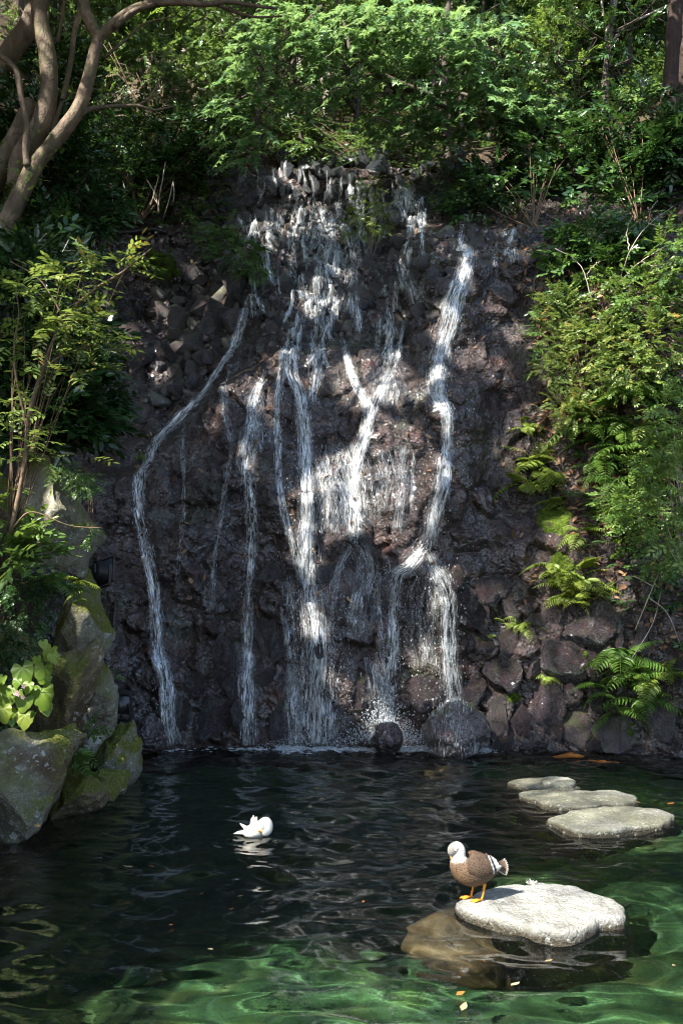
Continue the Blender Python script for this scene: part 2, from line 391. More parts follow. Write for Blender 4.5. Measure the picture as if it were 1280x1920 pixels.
# ------------------------------------------------------------------ the cliff as a real surface Y(x, z)
PZ = [-3, 0, 2.6, 4.4, 5.25, 5.5, 6.0, 8.2, 8.4, 9.4, 9.7, 11.2, 24]
PY = [12.0, 12.3, 12.85, 13.2, 13.5, 14.2, 14.7, 16.5, 16.9, 17.15, 17.8, 20.0, 40]
def cliff_base(x, z):
    off = np.interp(x, [-3.6, -2.6, -1.65, -.85, 0, .9, 1.3, 2.6, 4.5], [1.9, 1.75, .6, .1, 0, 0, -1.2, -1.4, -1.0])
    w = sstep(.3, 3.2, z) * (1 - sstep(6.6, 9.0, z))
    y = np.interp(z + off * w, PZ, PY)
    y = y - .34 * np.maximum(0, x - 2.4) - .5 * np.maximum(0, x - 5.0) * 1.3
    y = y - .25 * np.maximum(0, -2.6 - x) - .75 * np.maximum(0, -3.8 - x)
    # broad bulge that carries the long side stream, and the right-hand rock rib
    y = y - .28 * np.exp(-((x + 1.6) / .9) ** 2 - ((z - 3.0) / 1.5) ** 2) - .22 * np.exp(-((x - 1.0) / .5) ** 2 - ((z - 2.6) / 2.0) ** 2)
    y = y - .35 * np.exp(-((x - 1.2) / .35) ** 2) * sstep(.2, 1.2, z) * (1 - sstep(2.0, 2.5, z))
    return y
def cliff_relief(x, z, fine=True):
    P = np.stack([x, np.zeros_like(x), z], -1)
    r = .22 * fbm(P * [.8, 1, .55], 3, 3) + .10 * fbm(P * [2.4, 1, 1.6], 3, 9)
    if fine:
        f1, f2, cid = worley(P * [3.0, 1, 2.4] + [0, .37, 0], 21)
        r = r + .17 * (cid - .5) * sstep(.02, .14, f2 - f1) - .05 * (1 - sstep(0, .09, f2 - f1))
        g1, g2, gc = worley(P * [9.0, 1, 8.0] + [0, .61, 0], 31)
        r = r + .05 * (.55 - g1) + .05 * (gc - .5) * sstep(.0, .12, g2 - g1)
        h1, h2, hc = worley(P * [22.0, 1, 20.0] + [0, .61, 0], 41)
        r = r + .022 * (.55 - h1) + .012 * fbm(P * 16, 3, 5)
    return r
CX = np.arange(-5.0, 6.0, .030); CZ = np.arange(-1.0, 9.75, .030)
gx, gz = np.meshgrid(CX, CZ, indexing='ij')
CYG = cliff_base(gx, gz) - cliff_relief(gx, gz)
def cliff_y(x, z):
    fx = np.clip((np.asarray(x, float) - CX[0]) / .030, 0, len(CX) - 1.001); fz = np.clip((np.asarray(z, float) - CZ[0]) / .030, 0, len(CZ) - 1.001)
    i = fx.astype(int); k = fz.astype(int); a = fx - i; b = fz - k
    return (CYG[i, k] * (1 - a) + CYG[i + 1, k] * a) * (1 - b) + (CYG[i, k + 1] * (1 - a) + CYG[i + 1, k + 1] * a) * b
def on_cliff(px, py):
    d = ray(px, py); D = np.arange(9.5, 26, .015); P = CAM + d * D[:, None]
    hit = np.where(np.where(P[:, 2] < 9.7, cliff_y(P[:, 0], P[:, 2]), cliff_base(P[:, 0], P[:, 2])) <= P[:, 1])[0]
    return P[hit[0]] if len(hit) else P[-1]
def cliff_nrm(x, z, h=.15):
    dx = (cliff_base(x + h, z) - cliff_base(x - h, z)) / (2 * h); dz = (cliff_base(x, z + h) - cliff_base(x, z - h)) / (2 * h)
    return unit(np.stack([dx, -np.ones_like(dx), dz], -1))

V = np.stack([gx, CYG, gz], -1).reshape(-1, 3)
cliff = obj('cliff', mesh_np('cliff', V, grid_faces(len(CX), len(CZ))[:, ::-1]), M['cliff'])
tag(cliff, 'dark wet rock cliff with stones behind the waterfall', 'cliff', kind='structure')

# wooded hillside above and beside the cliff
hx = np.linspace(-40, 40, 161); hz = np.concatenate([np.arange(-1.2, 12, .3), np.linspace(12.2, 40, 40)])
ax, az = np.meshgrid(hx, hz, indexing='ij')
def hill_y(x, z):
    b = cliff_base(x, z)
    return np.where(z < 9.7, b + .55 + .5 * sstep(9.6, 4, z), b + .1) + .35 * fbm(np.stack([x * .5, 0 * x, z * .5], -1), 3, 77)
HV = np.stack([ax, np.maximum(hill_y(ax, az), -25), az], -1).reshape(-1, 3)
tag(obj('hillside', mesh_np('hillside', HV, grid_faces(len(hx), len(hz))[:, ::-1]), M['earth']), 'brown earth slope of the wooded hill above the cliff', 'hill', kind='structure')

# earth bank beside the pool behind the mossy boulders
bx = np.linspace(-30, -2.35, 90); by = np.linspace(-12, 13.5, 90)
ax, ay = np.meshgrid(bx, by, indexing='ij')
def bank_z(x, y):
    e = -2.75 - .35 * sstep(9.5, 12, y) + .12 * np.sin(y * 1.7)
    h = 2.7 * sstep(.05, 1.2, e - x) + .45 * np.maximum(0, e - .9 - x)
    return h * sstep(2.0, 6.5, y) + .35 * sstep(7, 2, y) * sstep(0, .2, e - x) - .55 * (1 - sstep(-.15, .1, e - x)) + .12 * fbm(np.stack([x, y, 0 * x], -1) * .9, 3, 8)
tag(obj('bank', mesh_np('bank', np.stack([ax, ay, bank_z(ax, ay)], -1).reshape(-1, 3), grid_faces(90, 90)[:, ::-1]), M['earth']), 'dark soil bank rising behind the mossy boulders', 'bank', kind='structure')

# the ground sheet: pool shore where the viewer stands, out to the horizon
gx_ = np.concatenate([-np.geomspace(600, 14, 14), np.linspace(-12, 14, 60), np.geomspace(16, 600, 14)])
gy_ = np.concatenate([-np.geomspace(600, 8, 14), np.linspace(-7, 3.2, 36)])
ax, ay = np.meshgrid(gx_, gy_, indexing='ij')
zz = .5 + .1 * fbm(np.stack([ax, ay, 0 * ax], -1) * .7, 3, 4) - 1.6 * sstep(2.2, 3.2, ay)
tag(obj('ground', mesh_np('ground', np.stack([ax, ay, zz], -1).reshape(-1, 3), grid_faces(len(gx_), len(gy_))[:, ::-1]), M['earth']), kind='structure')

# pool bed with algae-covered lumps
px_ = np.arange(-7, 9.01, .08); py_ = np.arange(1.5, 13.2, .08)
ax, ay = np.meshgrid(px_, py_, indexing='ij'); P2 = np.stack([ax, ay, 0 * ax], -1)
f1, f2, cid = worley(P2 * 1.9, 51)
bz = -1.45 + .72 * sstep(8.3, 6.3, ay + .45 * np.sin(ax * 1.9 + .6) + .3 * np.sin(ax * 3.7) - .8 * ax + .35) + .45 * sstep(.6, 3.2, ax) + .10 * fbm(P2 * .8, 3, 14) + .20 * np.maximum(0, .6 - f1) * (cid > .3) + .03 * fbm(P2 * 5, 3, 15)
bz = bz + .5 * sstep(11.6, 12.4, ay)
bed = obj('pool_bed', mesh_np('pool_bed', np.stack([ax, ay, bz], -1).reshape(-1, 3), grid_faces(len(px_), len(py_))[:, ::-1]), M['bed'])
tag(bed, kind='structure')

# pool water surface with real ripples
wx = np.concatenate([np.arange(-7, -4.4, .2), np.arange(-4.4, 5.2, .029), np.arange(5.2, 9, .2)]); wy = np.concatenate([np.arange(2.6, 3.8, .1), np.arange(3.8, 12.75, .027)])
ax, ay = np.meshgrid(wx, wy, indexing='ij'); wz = np.zeros_like(ax)
g5 = np.random.default_rng(5)
for k in range(22):
    lam = g5.uniform(.16, .55); a = g5.normal(-math.pi / 2, .75); ph = g5.uniform(0, 6.3)
    env = .5 + .5 * vnoise(np.stack([ax * .55 + k * 7, ay * .55, 0 * ax], -1), 60 + k)
    wob = 1.6 * vnoise(np.stack([ax * 1.1 + k * 3, ay * 1.1, 0 * ax], -1), 90 + k)
    wz += .0030 * (lam / .3) * env * np.sin(2 * np.pi / lam * (ax * math.cos(a) + ay * math.sin(a)) + ph + wob)
for k in range(14):
    lam = g5.uniform(.10, .17); a = g5.normal(-math.pi / 2, .6); ph = g5.uniform(0, 6.3)
    env = .5 + .5 * vnoise(np.stack([ax * .9 + k * 5, ay * .9, 0 * ax], -1), 160 + k); wob = 1.8 * vnoise(np.stack([ax * 1.6 + k * 3, ay * 1.6, 0 * ax], -1), 190 + k)
    wz += .0011 * env * np.sin(2 * np.pi / lam * (ax * math.cos(a) + ay * math.sin(a)) + ph + wob) * sstep(4.5, 8.5, ay)
near = .95 + 1.6 * sstep(9.8, 12.2, ay) * sstep(-3, -.5, ax)
wz *= near
for (sx, sy) in ((-.72, 8.0), (1.35, 6.35)):
    d = np.hypot(ax - sx, ay - sy); wz += .004 * np.exp(-d * 1.1) * np.sin(d * 42)
water = obj('pool_water', mesh_np('pool_water', np.stack([ax, ay, wz], -1).reshape(-1, 3), grid_faces(len(wx), len(wy))[:, ::-1]), M['water'])
tag(water, 'dark green rippled water of the waterfall pool', 'water', kind='structure')
CAUSTIC = True
if CAUSTIC:
    water.cycles.is_caustics_caster = True; bed.cycles.is_caustics_receiver = True

# ------------------------------------------------------------------ stones set in and lying on the cliff
def wallrock(k):
    V, F = rock(4, 100 + k, cuts=11, cutd=(.42, .78), rough=.05); V = V / np.abs(V).max(0) * .95
    return V + (.045 * fbm(V * 2.2 + k, 2, k) + .05 * fbm(V * [5, 5, 7] + k, 4, k + 5))[:, None] * unit(V), F
STONE = [mesh_np('stone_mesh', *wallrock(k), smooth=True) for k in range(8)]
SMALL = [mesh_np('stone_small_mesh', *hull_rock(200 + k, 11 + k % 4, (1, .6 + .1 * (k % 5), .55 + .06 * (k % 6))), smooth=False) for k in range(12)]
BALLS = []
def stone(me, P, size, rot, mat, name='stone', parent=None):
    BALLS.append((*P, *size))
    key = (me.name, mat.name); m2 = STC.get(key)
    if m2 is None:
        m2 = me.copy(); m2.materials.clear(); m2.materials.append(mat); STC[key] = m2
    o = obj(name, m2, None, cliff if parent is None else parent); o.location = P; o.scale = size; o.rotation_euler = rot
    return o
STC = {}
gs = np.random.default_rng(11)
def zoom8(x, y): return 800 + x / 2.667, 880 + y / 2.667
def zoom7(x, y): return 200 + x / 1.829, 700 + y / 1.829
WALL = [(180, 640, 130, 180, 0), (310, 600, 200, 160, 0), (250, 740, 120, 180, 0), (430, 690, 130, 150, 0), (660, 700, 120, 190, 0), (840, 790, 260, 250, 0),
        (565, 760, 120, 90, 1), (420, 870, 140, 150, 0), (670, 940, 200, 260, 0), (820, 970, 140, 170, 0), (400, 1020, 210, 200, 0), (530, 990, 110, 120, 0),
        (240, 1110, 180, 210, 0), (600, 1190, 220, 310, 0), (745, 1120, 120, 120, 0), (355, 1210, 120, 200, 1), (465, 1260, 120, 190, 0), (345, 1290, 90, 110, 2),
        (730, 1310, 180, 210, 1), (960, 1330, 280, 240, 2), (1200, 1220, 180, 250, 1), (1065, 870, 85, 150, 1), (1065, 490, 105, 85, 1), (380, 1375, 130, 80, 0),
        (560, 1405, 170, 70, 0), (275, 880, 140, 90, 0), (965, 860, 50, 120, 0), (1240, 1410, 150, 90, 0), (890, 1120, 130, 190, 0), (1010, 560, 70, 60, 1), (1120, 620, 120, 110, 0), (1010, 740, 90, 110, 0),
        (1110, 1010, 130, 170, 0), (1230, 1010, 120, 150, 0), (640, 1300, 90, 120, 0), (850, 1400, 120, 80, 0), (1060, 1420, 130, 60, 0)]
LOW = [(395, 1000, 110, 270, 0), (540, 880, 100, 220, 0), (605, 930, 80, 140, 0), (370, 1190, 150, 160, 0), (310, 1060, 80, 95, 0), (560, 690, 90, 90, 0), (625, 690, 70, 80, 0), (540, 1035, 90, 75, 0),
       (960, 720, 65, 130, 2), (1090, 1090, 130, 130, 0), (430, 780, 70, 90, 0), (880, 1090, 130, 130, 0), (760, 680, 90, 90, 0), (250, 1180, 90, 130, 0), (470, 1180, 90, 130, 0), (620, 1180, 100, 150, 0),
       (1060, 830, 90, 80, 0), (850, 800, 90, 110, 0), (870, 570, 100, 60, 0), (1030, 90, 70, 45, 1), (870, 230, 50, 60, 0), (1190, 720, 80, 90, 0), (180, 1190, 60, 70, 0), (760, 1190, 90, 120, 0), (440, 1080, 80, 100, 0),
       (980, 1000, 90, 150, 0), (720, 930, 80, 130, 0)]
for lst, zf, zs in ((WALL, zoom8, 2.667), (LOW, zoom7, 1.829)):
    for i, (x, y, w, h, mk) in enumerate(lst):
        px, py = zf(x, y); P = on_cliff(px, min(py, 1398)); s = P[1] / FOC / zs
        a, b = w * s * .60, h * s * .60; dpt = .55 * min(a, b) + .08
        tilt = gs.normal(0, .25)
        mt = [M['stone_dark'], M['stone_wet'], M['stone_wet']][mk]
        stone(STONE[i % 8], P + np.array([0, .12 * dpt, 0]), (a, dpt, b), (gs.normal(0, .15), tilt, gs.normal(0, .3)), mt)

# loose rubble of the upper slope, and the block wall at the lip
def scatter(n, box, smin, smax, mats, name, keep=None, meshes=SMALL, sink=.25, md=.8):
    out = []; tries = 0
    while len(out) < n and tries < n * 60:
        tries += 1; px, py = gs.uniform(box[0], box[2]), gs.uniform(box[1], box[3])
        if keep and not keep(px, py): continue
        P = on_cliff(px, py); r = gs.uniform(smin, smax) * gs.choice([.75, 1, 1.35])
        if any((P[0] - q[0]) ** 2 + (P[1] - q[1]) ** 2 + (P[2] - q[2]) ** 2 < (md * (r + q[3])) ** 2 for q in out): continue
        out.append((*P, r)); nrm = cliff_nrm(P[0], P[2])
        p = P + nrm * r * (.5 - sink)
        stone(meshes[gs.integers(len(meshes))], p, tuple(r * gs.uniform(.8, 1.25, 3)), tuple(gs.uniform(0, 6.3, 3)), mats[gs.choice(len(mats), p=MP[name])], name)
    return out
MP = {'stone': [.58, .30, .12], 'rock': [.55, .15, .30], 'block': [1.0]}
inside = lambda px, py: py > np.interp(px, [160, 300, 400, 480, 640, 800, 1000], [470, 430, 420, 395, 390, 415, 440]) and py < np.interp(px, [160, 250, 330, 400, 470, 520, 800, 870, 880, 1000], [860, 800, 760, 690, 600, 640, 640, 560, 480, 500])
scatter(110, (165, 540, 460, 860), .10, .20, [M['stone_wet'], M['stone_dry'], M['stone_dark']], 'rock', inside, md=.52)
scatter(190, (300, 390, 1000, 650), .09, .19, [M['stone_wet'], M['stone_dark'], M['stone_dry']], 'stone', inside, md=.52)
BLOCK = [mesh_np('block_mesh', *hull_rock(320 + k, 9 + k % 3, (1, .8, .8), .03), smooth=False) for k in range(8)]
scatter(120, (380, 300, 900, 400), .12, .20, [M['basalt']], 'block', lambda px, py: py < np.interp(px, [380, 640, 900], [395, 388, 410]), BLOCK, .35, .50)

# small stones between the large ones (too many to pick apart)
RUB = [hull_rock(400 + k, 9, (1, .8, .65), 0) for k in range(30)]; mb = MB()
for k in range(3400):
    px, py = gs.uniform(165, 1010), gs.uniform(385, 860)
    if not inside(px, py): continue
    P = on_cliff(px, py); r = gs.uniform(.03, .085); V, F = RUB[k % 30]
    mb.add((V * r * gs.uniform(.7, 1.3, 3)) @ rotm(*gs.uniform(0, 6.3, 3)).T + P, T=F)
tag(obj('rubble', mb.mesh('rubble', False), M['stone_wet'], cliff), kind='stuff')

# ------------------------------------------------------------------ mossy boulders of the pool bank
def boulder(box, Y, seed, mat, label, depth=.8, cuts=14, tilt=0, rough=.10, cutd=(.42, .85), name='boulder', soft=0, rz=None, zmin=None, group=None):
    x0, y0, x1, y1 = box; c = at((x0 + x1) / 2, (y0 + y1) / 2, Y); s = Y / FOC
    a, b = (x1 - x0) * s * .56, (y1 - y0) * s * .56
    V, F = rock(5, seed, (1, 1, 1), cuts, cutd, rough, soft); V = V / np.abs(V).max(0); V = V + (.05 * fbm(V * 2.5 + seed, 3, seed + 2) - .03 * np.abs(fbm(V * 4 + seed, 3, seed + 4)))[:, None] * unit(V)
    V = V * [a, depth * min(a, b) + .1, b]; g_ = np.random.default_rng(seed)
    V = V @ rotm(0, tilt, g_.uniform(-.3, .3) if rz is None else rz).T
    V = V + .02 * fbm(V * 9 + seed, 3, seed)[:, None] * unit(V)
    o = obj(name, mesh_np(name, V, F), mat); o.location = c
    return tag(o, label, 'boulder', group)
boulder((5, 868, 192, 1095), 9.6, 501, M['boulder'], 'large grey boulder with moss on its crown, topmost of the bank', .8, 12, .12)
boulder((95, 1075, 202, 1270), 9.9, 502, M['boulder'], 'grey boulder spotted with white lichen below the topmost boulder', .8, 12, .1)
boulder((74, 1172, 172, 1475), 9.2, 503, M['boulder_brown'], 'tall brown slab boulder leaning beside the lime leaves', .8, 12, .22)
boulder((146, 1225, 212, 1420), 10.0, 504, M['boulder'], 'narrow upright grey boulder with moss beside the lower floodlight', .9, 12, .03)
boulder((176, 1340, 262, 1490), 10.35, 505, M['boulder'], 'rounded mossy boulder under the lower floodlight at the waterline', .9, 9, 0)
boulder((-60, 1345, 150, 1590), 8.15, 506, M['boulder'], 'broad low lichen covered boulder at the pool edge below the lime leaves', .8, 12, .1)
boulder((85, 1425, 190, 1545), 9.0, 507, M['boulder_brown'], 'low brown mossy boulder at the waterline beside the small fern', .9, 9, 0)
boulder((175, 1440, 245, 1510), 9.7, 508, M['boulder_brown'], 'small dark mossy rock half in the pool below the bank', .9, 9, 0)
boulder((-150, 1080, 100, 1420), 9.9, 509, M['boulder_brown'], 'dark boulder overgrown with ivy behind the lime leaves', .7, 12, 0)
boulder((-170, 850, 30, 1110), 9.8, 510, M['boulder'], 'grey boulder behind glossy leaves at the end of the bank', .7, 12, 0)
boulder((150, 1130, 240, 1440), 11.6, 511, M['stone_dark'], 'dark wet boulder in the shade behind the floodlights', .9, 12, 0)
boulder((800, 1322, 912, 1420), 12.0, 520, M['stone_wet'], 'round wet boulder in the pool with water pouring over it', .95, 2, 0, .05, (.85, .95))
boulder((698, 1358, 750, 1412), 12.05, 521, M['stone_dark'], 'small wet rock in the white splash under the falls', .95, 4, 0, .06, (.8, .95))
boulder((255, 1345, 310, 1412), 12.1, 522, M['stone_dark'], 'small dark wet rock at the foot of the long thin stream', .95, 6, 0, .06, (.7, .95))

# ------------------------------------------------------------------ stepping stones
def slab(outline, ztop, mat, label, seed, name='stepping_stone', edge=.035, bump=.008, tilt=(0, 0), flare=.04, group=None, cat='stepping stone'):
    pts = np.array([on_z(x, y, ztop) for x, y in outline])[:, :2]; c = pts.mean(0)
    ang = np.arctan2(*(pts - c).T[::-1]); o_ = np.argsort(ang); ang = ang[o_]; rad = np.linalg.norm(pts - c, axis=1)[o_]
    n = 120; A = np.linspace(-np.pi, np.pi, n, endpoint=False)
    Rr = np.interp(A, np.concatenate([ang - 2 * np.pi, ang, ang + 2 * np.pi]), np.tile(rad, 3))
    Rr = (np.roll(Rr, 1) + 2 * Rr + np.roll(Rr, -1)) / 4; Rr = Rr * (1 + .018 * np.sin(A * 7 + seed) + .012 * np.sin(A * 13 + seed * 2))
    S = np.concatenate([np.linspace(.02, .86, 34), np.linspace(.88, 1, 9)]); rows = []
    for s in S:
        q = np.stack([np.cos(A) * Rr * s, np.sin(A) * Rr * s], -1)
        e = (1 - s) * Rr; z = ztop - .45 * edge * np.exp(-e / (edge * .35)) + tilt[0] * q[:, 0] + tilt[1] * q[:, 1]
        rows.append(np.column_stack([q, z]))
    zb = rows[-1][:, 2]
    for j, dz in enumerate((.03, .07, .13, .22, .4, .75, 1.0)):
        s = 1.0 + flare * (j + 1) * .3
        rows.append(np.column_stack([np.cos(A) * Rr * s, np.sin(A) * Rr * s, zb - dz]))
    V = np.array(rows); P = V.reshape(-1, 3)
    f1_, f2_, ci_ = worley(P * [2.6, 2.6, .0] + seed, seed); nz = .7 * fbm(P * 6 + seed, 5, seed, .6) + .9 * (ci_ - .5) * sstep(0, .25, f2_ - f1_)
    P = P + np.column_stack([np.zeros((len(P), 2)), bump * nz]); rr = np.linalg.norm(P[:, :2], axis=1, keepdims=True)
    P[:, :2] *= 1 + .045 * fbm(P * 6 + seed * 2, 4, seed + 1)[:, None]
    nr = len(rows); i = np.arange(nr - 1)[:, None] * n; j = np.arange(n)[None]
    Q = np.stack([i + j, i + (j + 1) % n, i + n + (j + 1) % n, i + n + j], -1).reshape(-1, 4)
    P = np.vstack([P, [[0, 0, P[:n, 2].mean()]]]); jj = np.arange(n); T = np.stack([np.full(n, len(P) - 1), (jj + 1) % n, jj], -1)
    o = obj(name, mesh_np(name, P, [Q[:, ::-1], T[:, ::-1]]), mat); o.location = (*c, 0)
    return tag(o, label, cat, group)
slab([(852, 1684), (880, 1672), (930, 1660), (990, 1653), (1050, 1652), (1085, 1659), (1112, 1672), (1160, 1686), (1172, 1702), (1170, 1712), (1125, 1718), (1100, 1728), (1072, 1742), (1040, 1742), (990, 1727), (930, 1713), (880, 1703), (856, 1694)],
     .09, M['slab'], 'large pale flat stone with the standing duck on it', 601, edge=.05, bump=.014)
slab([(1030, 1534), (1055, 1523), (1110, 1514), (1180, 1510), (1235, 1517), (1264, 1529), (1240, 1541), (1180, 1549), (1140, 1557), (1085, 1557), (1050, 1545)], .055, M['slab2'], 'broad flat stepping stone nearest the large pale stone', 602)
slab([(972, 1485), (990, 1480), (1040, 1483), (1110, 1483), (1160, 1482), (1192, 1494), (1190, 1501), (1130, 1506), (1065, 1512), (1010, 1500)], .05, M['slab2'], 'long flat stepping stone, middle one of the row', 603)
slab([(950, 1463), (975, 1459), (1030, 1458), (1075, 1470), (1087, 1476), (1050, 1480), (1000, 1477)], .042, M['slab2'], 'small flat stepping stone lying lowest near the cliff', 604)
slab([(1015, 1458), (1030, 1455), (1062, 1456), (1076, 1463), (1060, 1470), (1030, 1467)], .085, M['slab2'], 'smallest stepping stone resting on the end of another', 605)
# stones under the water
def sunk(box, z, seed, label, h=.3, name='sunken_stone'):
    a = on_z(box[0], (box[1] + box[3]) / 2, z); b = on_z(box[2], (box[1] + box[3]) / 2, z); f = on_z((box[0] + box[2]) / 2, box[3], z); k = on_z((box[0] + box[2]) / 2, box[1], z)
    V, F = rock(4, seed, (abs(b[0] - a[0]) / 2, abs(k[1] - f[1]) / 2, h), 8, (.6, .9), .08)
    V = V - [0, 0, V[:, 2].max()]; V = V * [1, 1, 1.0]; o = obj(name, mesh_np(name, V, F), M['sunk']); o.location = (f + k) / 2; o.cycles.is_caustics_receiver = CAUSTIC
    return tag(o, label, 'stone')
sunk((735, 1680, 960, 1785), -.035, 610, 'brown stone just under the water beside the duck stone', .45)
sunk((830, 1775, 1050, 1840), -.25, 611, 'brown stone deep under the water before the duck stone', .4)
sunk((795, 1430, 905, 1455), -.04, 612, 'yellowish stone under shallow water near the falls', .3)
for k, (x, y, r) in enumerate(((480, 1870, 60), (600, 1900, 50), (330, 1890, 45), (700, 1860, 40), (560, 1830, 40), (250, 1910, 40), (780, 1905, 50), (1010, 1890, 60))):
    P = on_z(x, y, -.55); V, F = rock(3, 620 + k, (1, 1, .6), 5, (.7, .9), .08)
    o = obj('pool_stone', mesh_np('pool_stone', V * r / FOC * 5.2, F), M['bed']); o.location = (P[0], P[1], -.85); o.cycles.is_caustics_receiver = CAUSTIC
    tag(o, 'rounded green algae covered stone on the pool bed', 'stone', 'algae covered stones on the pool bed')

# ------------------------------------------------------------------ the waterfall
fall = thing('waterfall', 'white water running in thin braided streams down the dark cliff', 'waterfall', (0, 12.3, 0))
gw = np.random.default_rng(23)
def path3(pts, n=None):
    n = n or int(np.clip(14 + np.abs(np.diff(np.array(pts, float), axis=0)).sum() / 9, 12, 90))
    Q = np.array([on_cliff(x, y) if y < 1396 else on_cliff(x, 1396) for x, y in pts])
    C_ = catmull(Q[:, [0, 2]], n); return C_
BALLS.append((*at(856, 1371, 12.0), .36, .34, .31)); CYS = CYG.copy()                                   # rock front including the stones that stick out
for (bx_, by_, bz_, sx_, sy_, sz_) in BALLS:
    if sx_ < .24 or True:
        i0, i1 = np.searchsorted(CX, [bx_ - sx_, bx_ + sx_]); k0, k1 = np.searchsorted(CZ, [bz_ - sz_, bz_ + sz_])
        if i1 - i0 < 2 or k1 - k0 < 2: continue
        qx, qz = np.meshgrid(CX[i0:i1], CZ[k0:k1], indexing='ij'); e = 1 - ((qx - bx_) / sx_) ** 2 - ((qz - bz_) / sz_) ** 2
        CYS[i0:i1, k0:k1] = np.where(e > 0, np.minimum(CYS[i0:i1, k0:k1], by_ - .85 * sy_ * np.sqrt(np.maximum(e, 0))), CYS[i0:i1, k0:k1])
def front_y(x, z):
    i = np.clip(np.rint((x - CX[0]) / .030).astype(int), 0, len(CX) - 1); k = np.clip(np.rint((z - CZ[0]) / .030).astype(int), 0, len(CZ) - 1); return CYS[i, k]
def drape(XZ, off):
    """XZ: (..., m, 2) paths from top to bottom -> Y that clings to the rock and falls free where the rock recedes"""
    Y = front_y(XZ[..., 0], XZ[..., 1]) - off; m = Y.shape[-1]
    for k in range(1, m):
        dz = np.maximum(XZ[..., k - 1, 1] - XZ[..., k, 1], 0)
        Y[..., k] = np.minimum(Y[..., k], Y[..., k - 1] + .22 * dz)
    return Y
def stream(pts, w, dens=1.0, film=.5, ln=(.04, .20), spread=.42):
    pts = np.array(pts, float); C_ = path3(pts); n = len(C_)
    wpx = np.interp(np.linspace(0, 1, n), np.linspace(0, 1, len(w)), w); W = wpx * 13.3 / FOC
    seg = np.linalg.norm(np.diff(C_, axis=0), axis=1); S = np.concatenate([[0], np.cumsum(seg)]); L = S[-1]
    T = unit(np.gradient(C_, axis=0)); LAT = np.stack([-T[:, 1], T[:, 0]], -1)
    inv = Matrix.Translation((0, -12.3, 0)); part = obj('stream', None, None, fall)
    cyl = drape(C_[None], .025)[0]
    def streaks(N, rad, m, u0, ln, mat, nm, wob):
        s0 = gw.uniform(-.1, L, N); l = gw.uniform(*ln, N) * gw.choice([.5, 1, 1.6], N)
        s = np.clip(s0[:, None] + l[:, None] * np.linspace(0, 1, m), 0, L)
        cx = np.interp(s, S, C_[:, 0]); cz = np.interp(s, S, C_[:, 1]); lx = np.interp(s, S, LAT[:, 0]); lz = np.interp(s, S, LAT[:, 1]); ww = np.interp(s, S, W)
        u = u0[:, None] + gw.normal(0, .05, N)[:, None] * np.linspace(0, 1, m) + wob * np.sin(s * 9 + gw.uniform(0, 6.3, N)[:, None] * .4 + u0[:, None] * 3)
        XZ = np.stack([cx + lx * u * ww * .5, cz + lz * u * ww * .5], -1)
        Y = np.minimum(drape(XZ, .015), np.interp(s, S, cyl) + .10) - np.abs(gw.normal(0, .016, N))[:, None]
        P = np.stack([XZ[..., 0], Y, XZ[..., 1]], -1)
        r = np.minimum(gw.uniform(*rad, N) * np.exp(gw.normal(-.1, .5, N)), .016)[:, None] * np.sin(np.linspace(.12, 3.02, m))[None] ** .7
        lat = np.stack([lx, 0 * lx, lz], -1); out = np.array([0, -.5, 0])
        V = np.stack([P + lat * r[..., None], P + out * r[..., None], P - lat * r[..., None]], 2).reshape(-1, 3)
        i = (np.arange(N)[:, None, None] * m + np.arange(m - 1)[None, :, None]) * 3; j = np.arange(3)[None, None]
        Q = np.stack([i + j, i + (j + 1) % 3, i + 3 + (j + 1) % 3, i + 3 + j], -1).reshape(-1, 4)
        MBX.add(V, Q)
    MBX = MB(); Wm = W.mean()
    nb = max(2, int(Wm / .05)); braid = gw.normal(0, spread, nb)
    N1 = int(L * (9 + 330 * Wm) * dens) + 1; streaks(N1, (.0015, .0040), 4, braid[gw.integers(0, nb, N1)] + gw.normal(0, .25, N1), (.02, .12), 'stream', 'strand', .10)
    N2 = int(L * (16 + 480 * Wm) * dens) + 1; streaks(N2, (.0008, .0020), 4, gw.normal(0, spread * 1.5, N2), (.02, .10), 'stream', 'strand', .14)
    o = obj('strands', MBX.mesh('strands'), M['stream'], part); o['kind'] = 'stuff'; o.matrix_parent_inverse = inv
    # translucent sheets of running water, one over the other
    veil = dens < .45; tt = np.linspace(0, 1, n); fade = np.minimum(sstep(0, .12, tt), sstep(1.0, .90 if pts[-1, 1] < 1380 else .999, tt)) if L > .9 else np.sin(np.pi * np.clip(tt, .02, .98)) ** .45
    for lay in range(3 if dens > .7 else 2):
        nc = 8; uu = np.linspace(-1, 1, nc); sh = gw.normal(0, .12)
        HW = W * (.62 if lay == 0 else .48) * (1 + .25 * vnoise(np.column_stack([S * 4, S * 0 + lay, S * 0 + L]), 8)) + .012
        X = C_[:, None] + LAT[:, None] * ((uu[None, :] + sh * np.sin(S * 5)[:, None] * .5)[..., None] * HW[:, None, None])
        Y = drape(np.swapaxes(X, 0, 1), .010 + .016 * lay).T
        V = np.stack([X[..., 0], Y, X[..., 1]], -1).reshape(-1, 3); q = np.ones((n, nc))
        o = obj('sheet', mesh_np('sheet', V, grid_faces(n, nc), True, {'fu': (q * uu).ravel(), 'fw': (q * HW[:, None]).ravel(), 'fs': (q * S[:, None]).ravel(), 'fe': (q * fade[:, None] * (.2 + .85 * dens if veil else min(1.0, .5 + .5 * dens))).ravel(), 'fd': (q * (gw.uniform(0, 90))).ravel()}), M['veil' if veil else 'sheet'], part); o.matrix_parent_inverse = inv
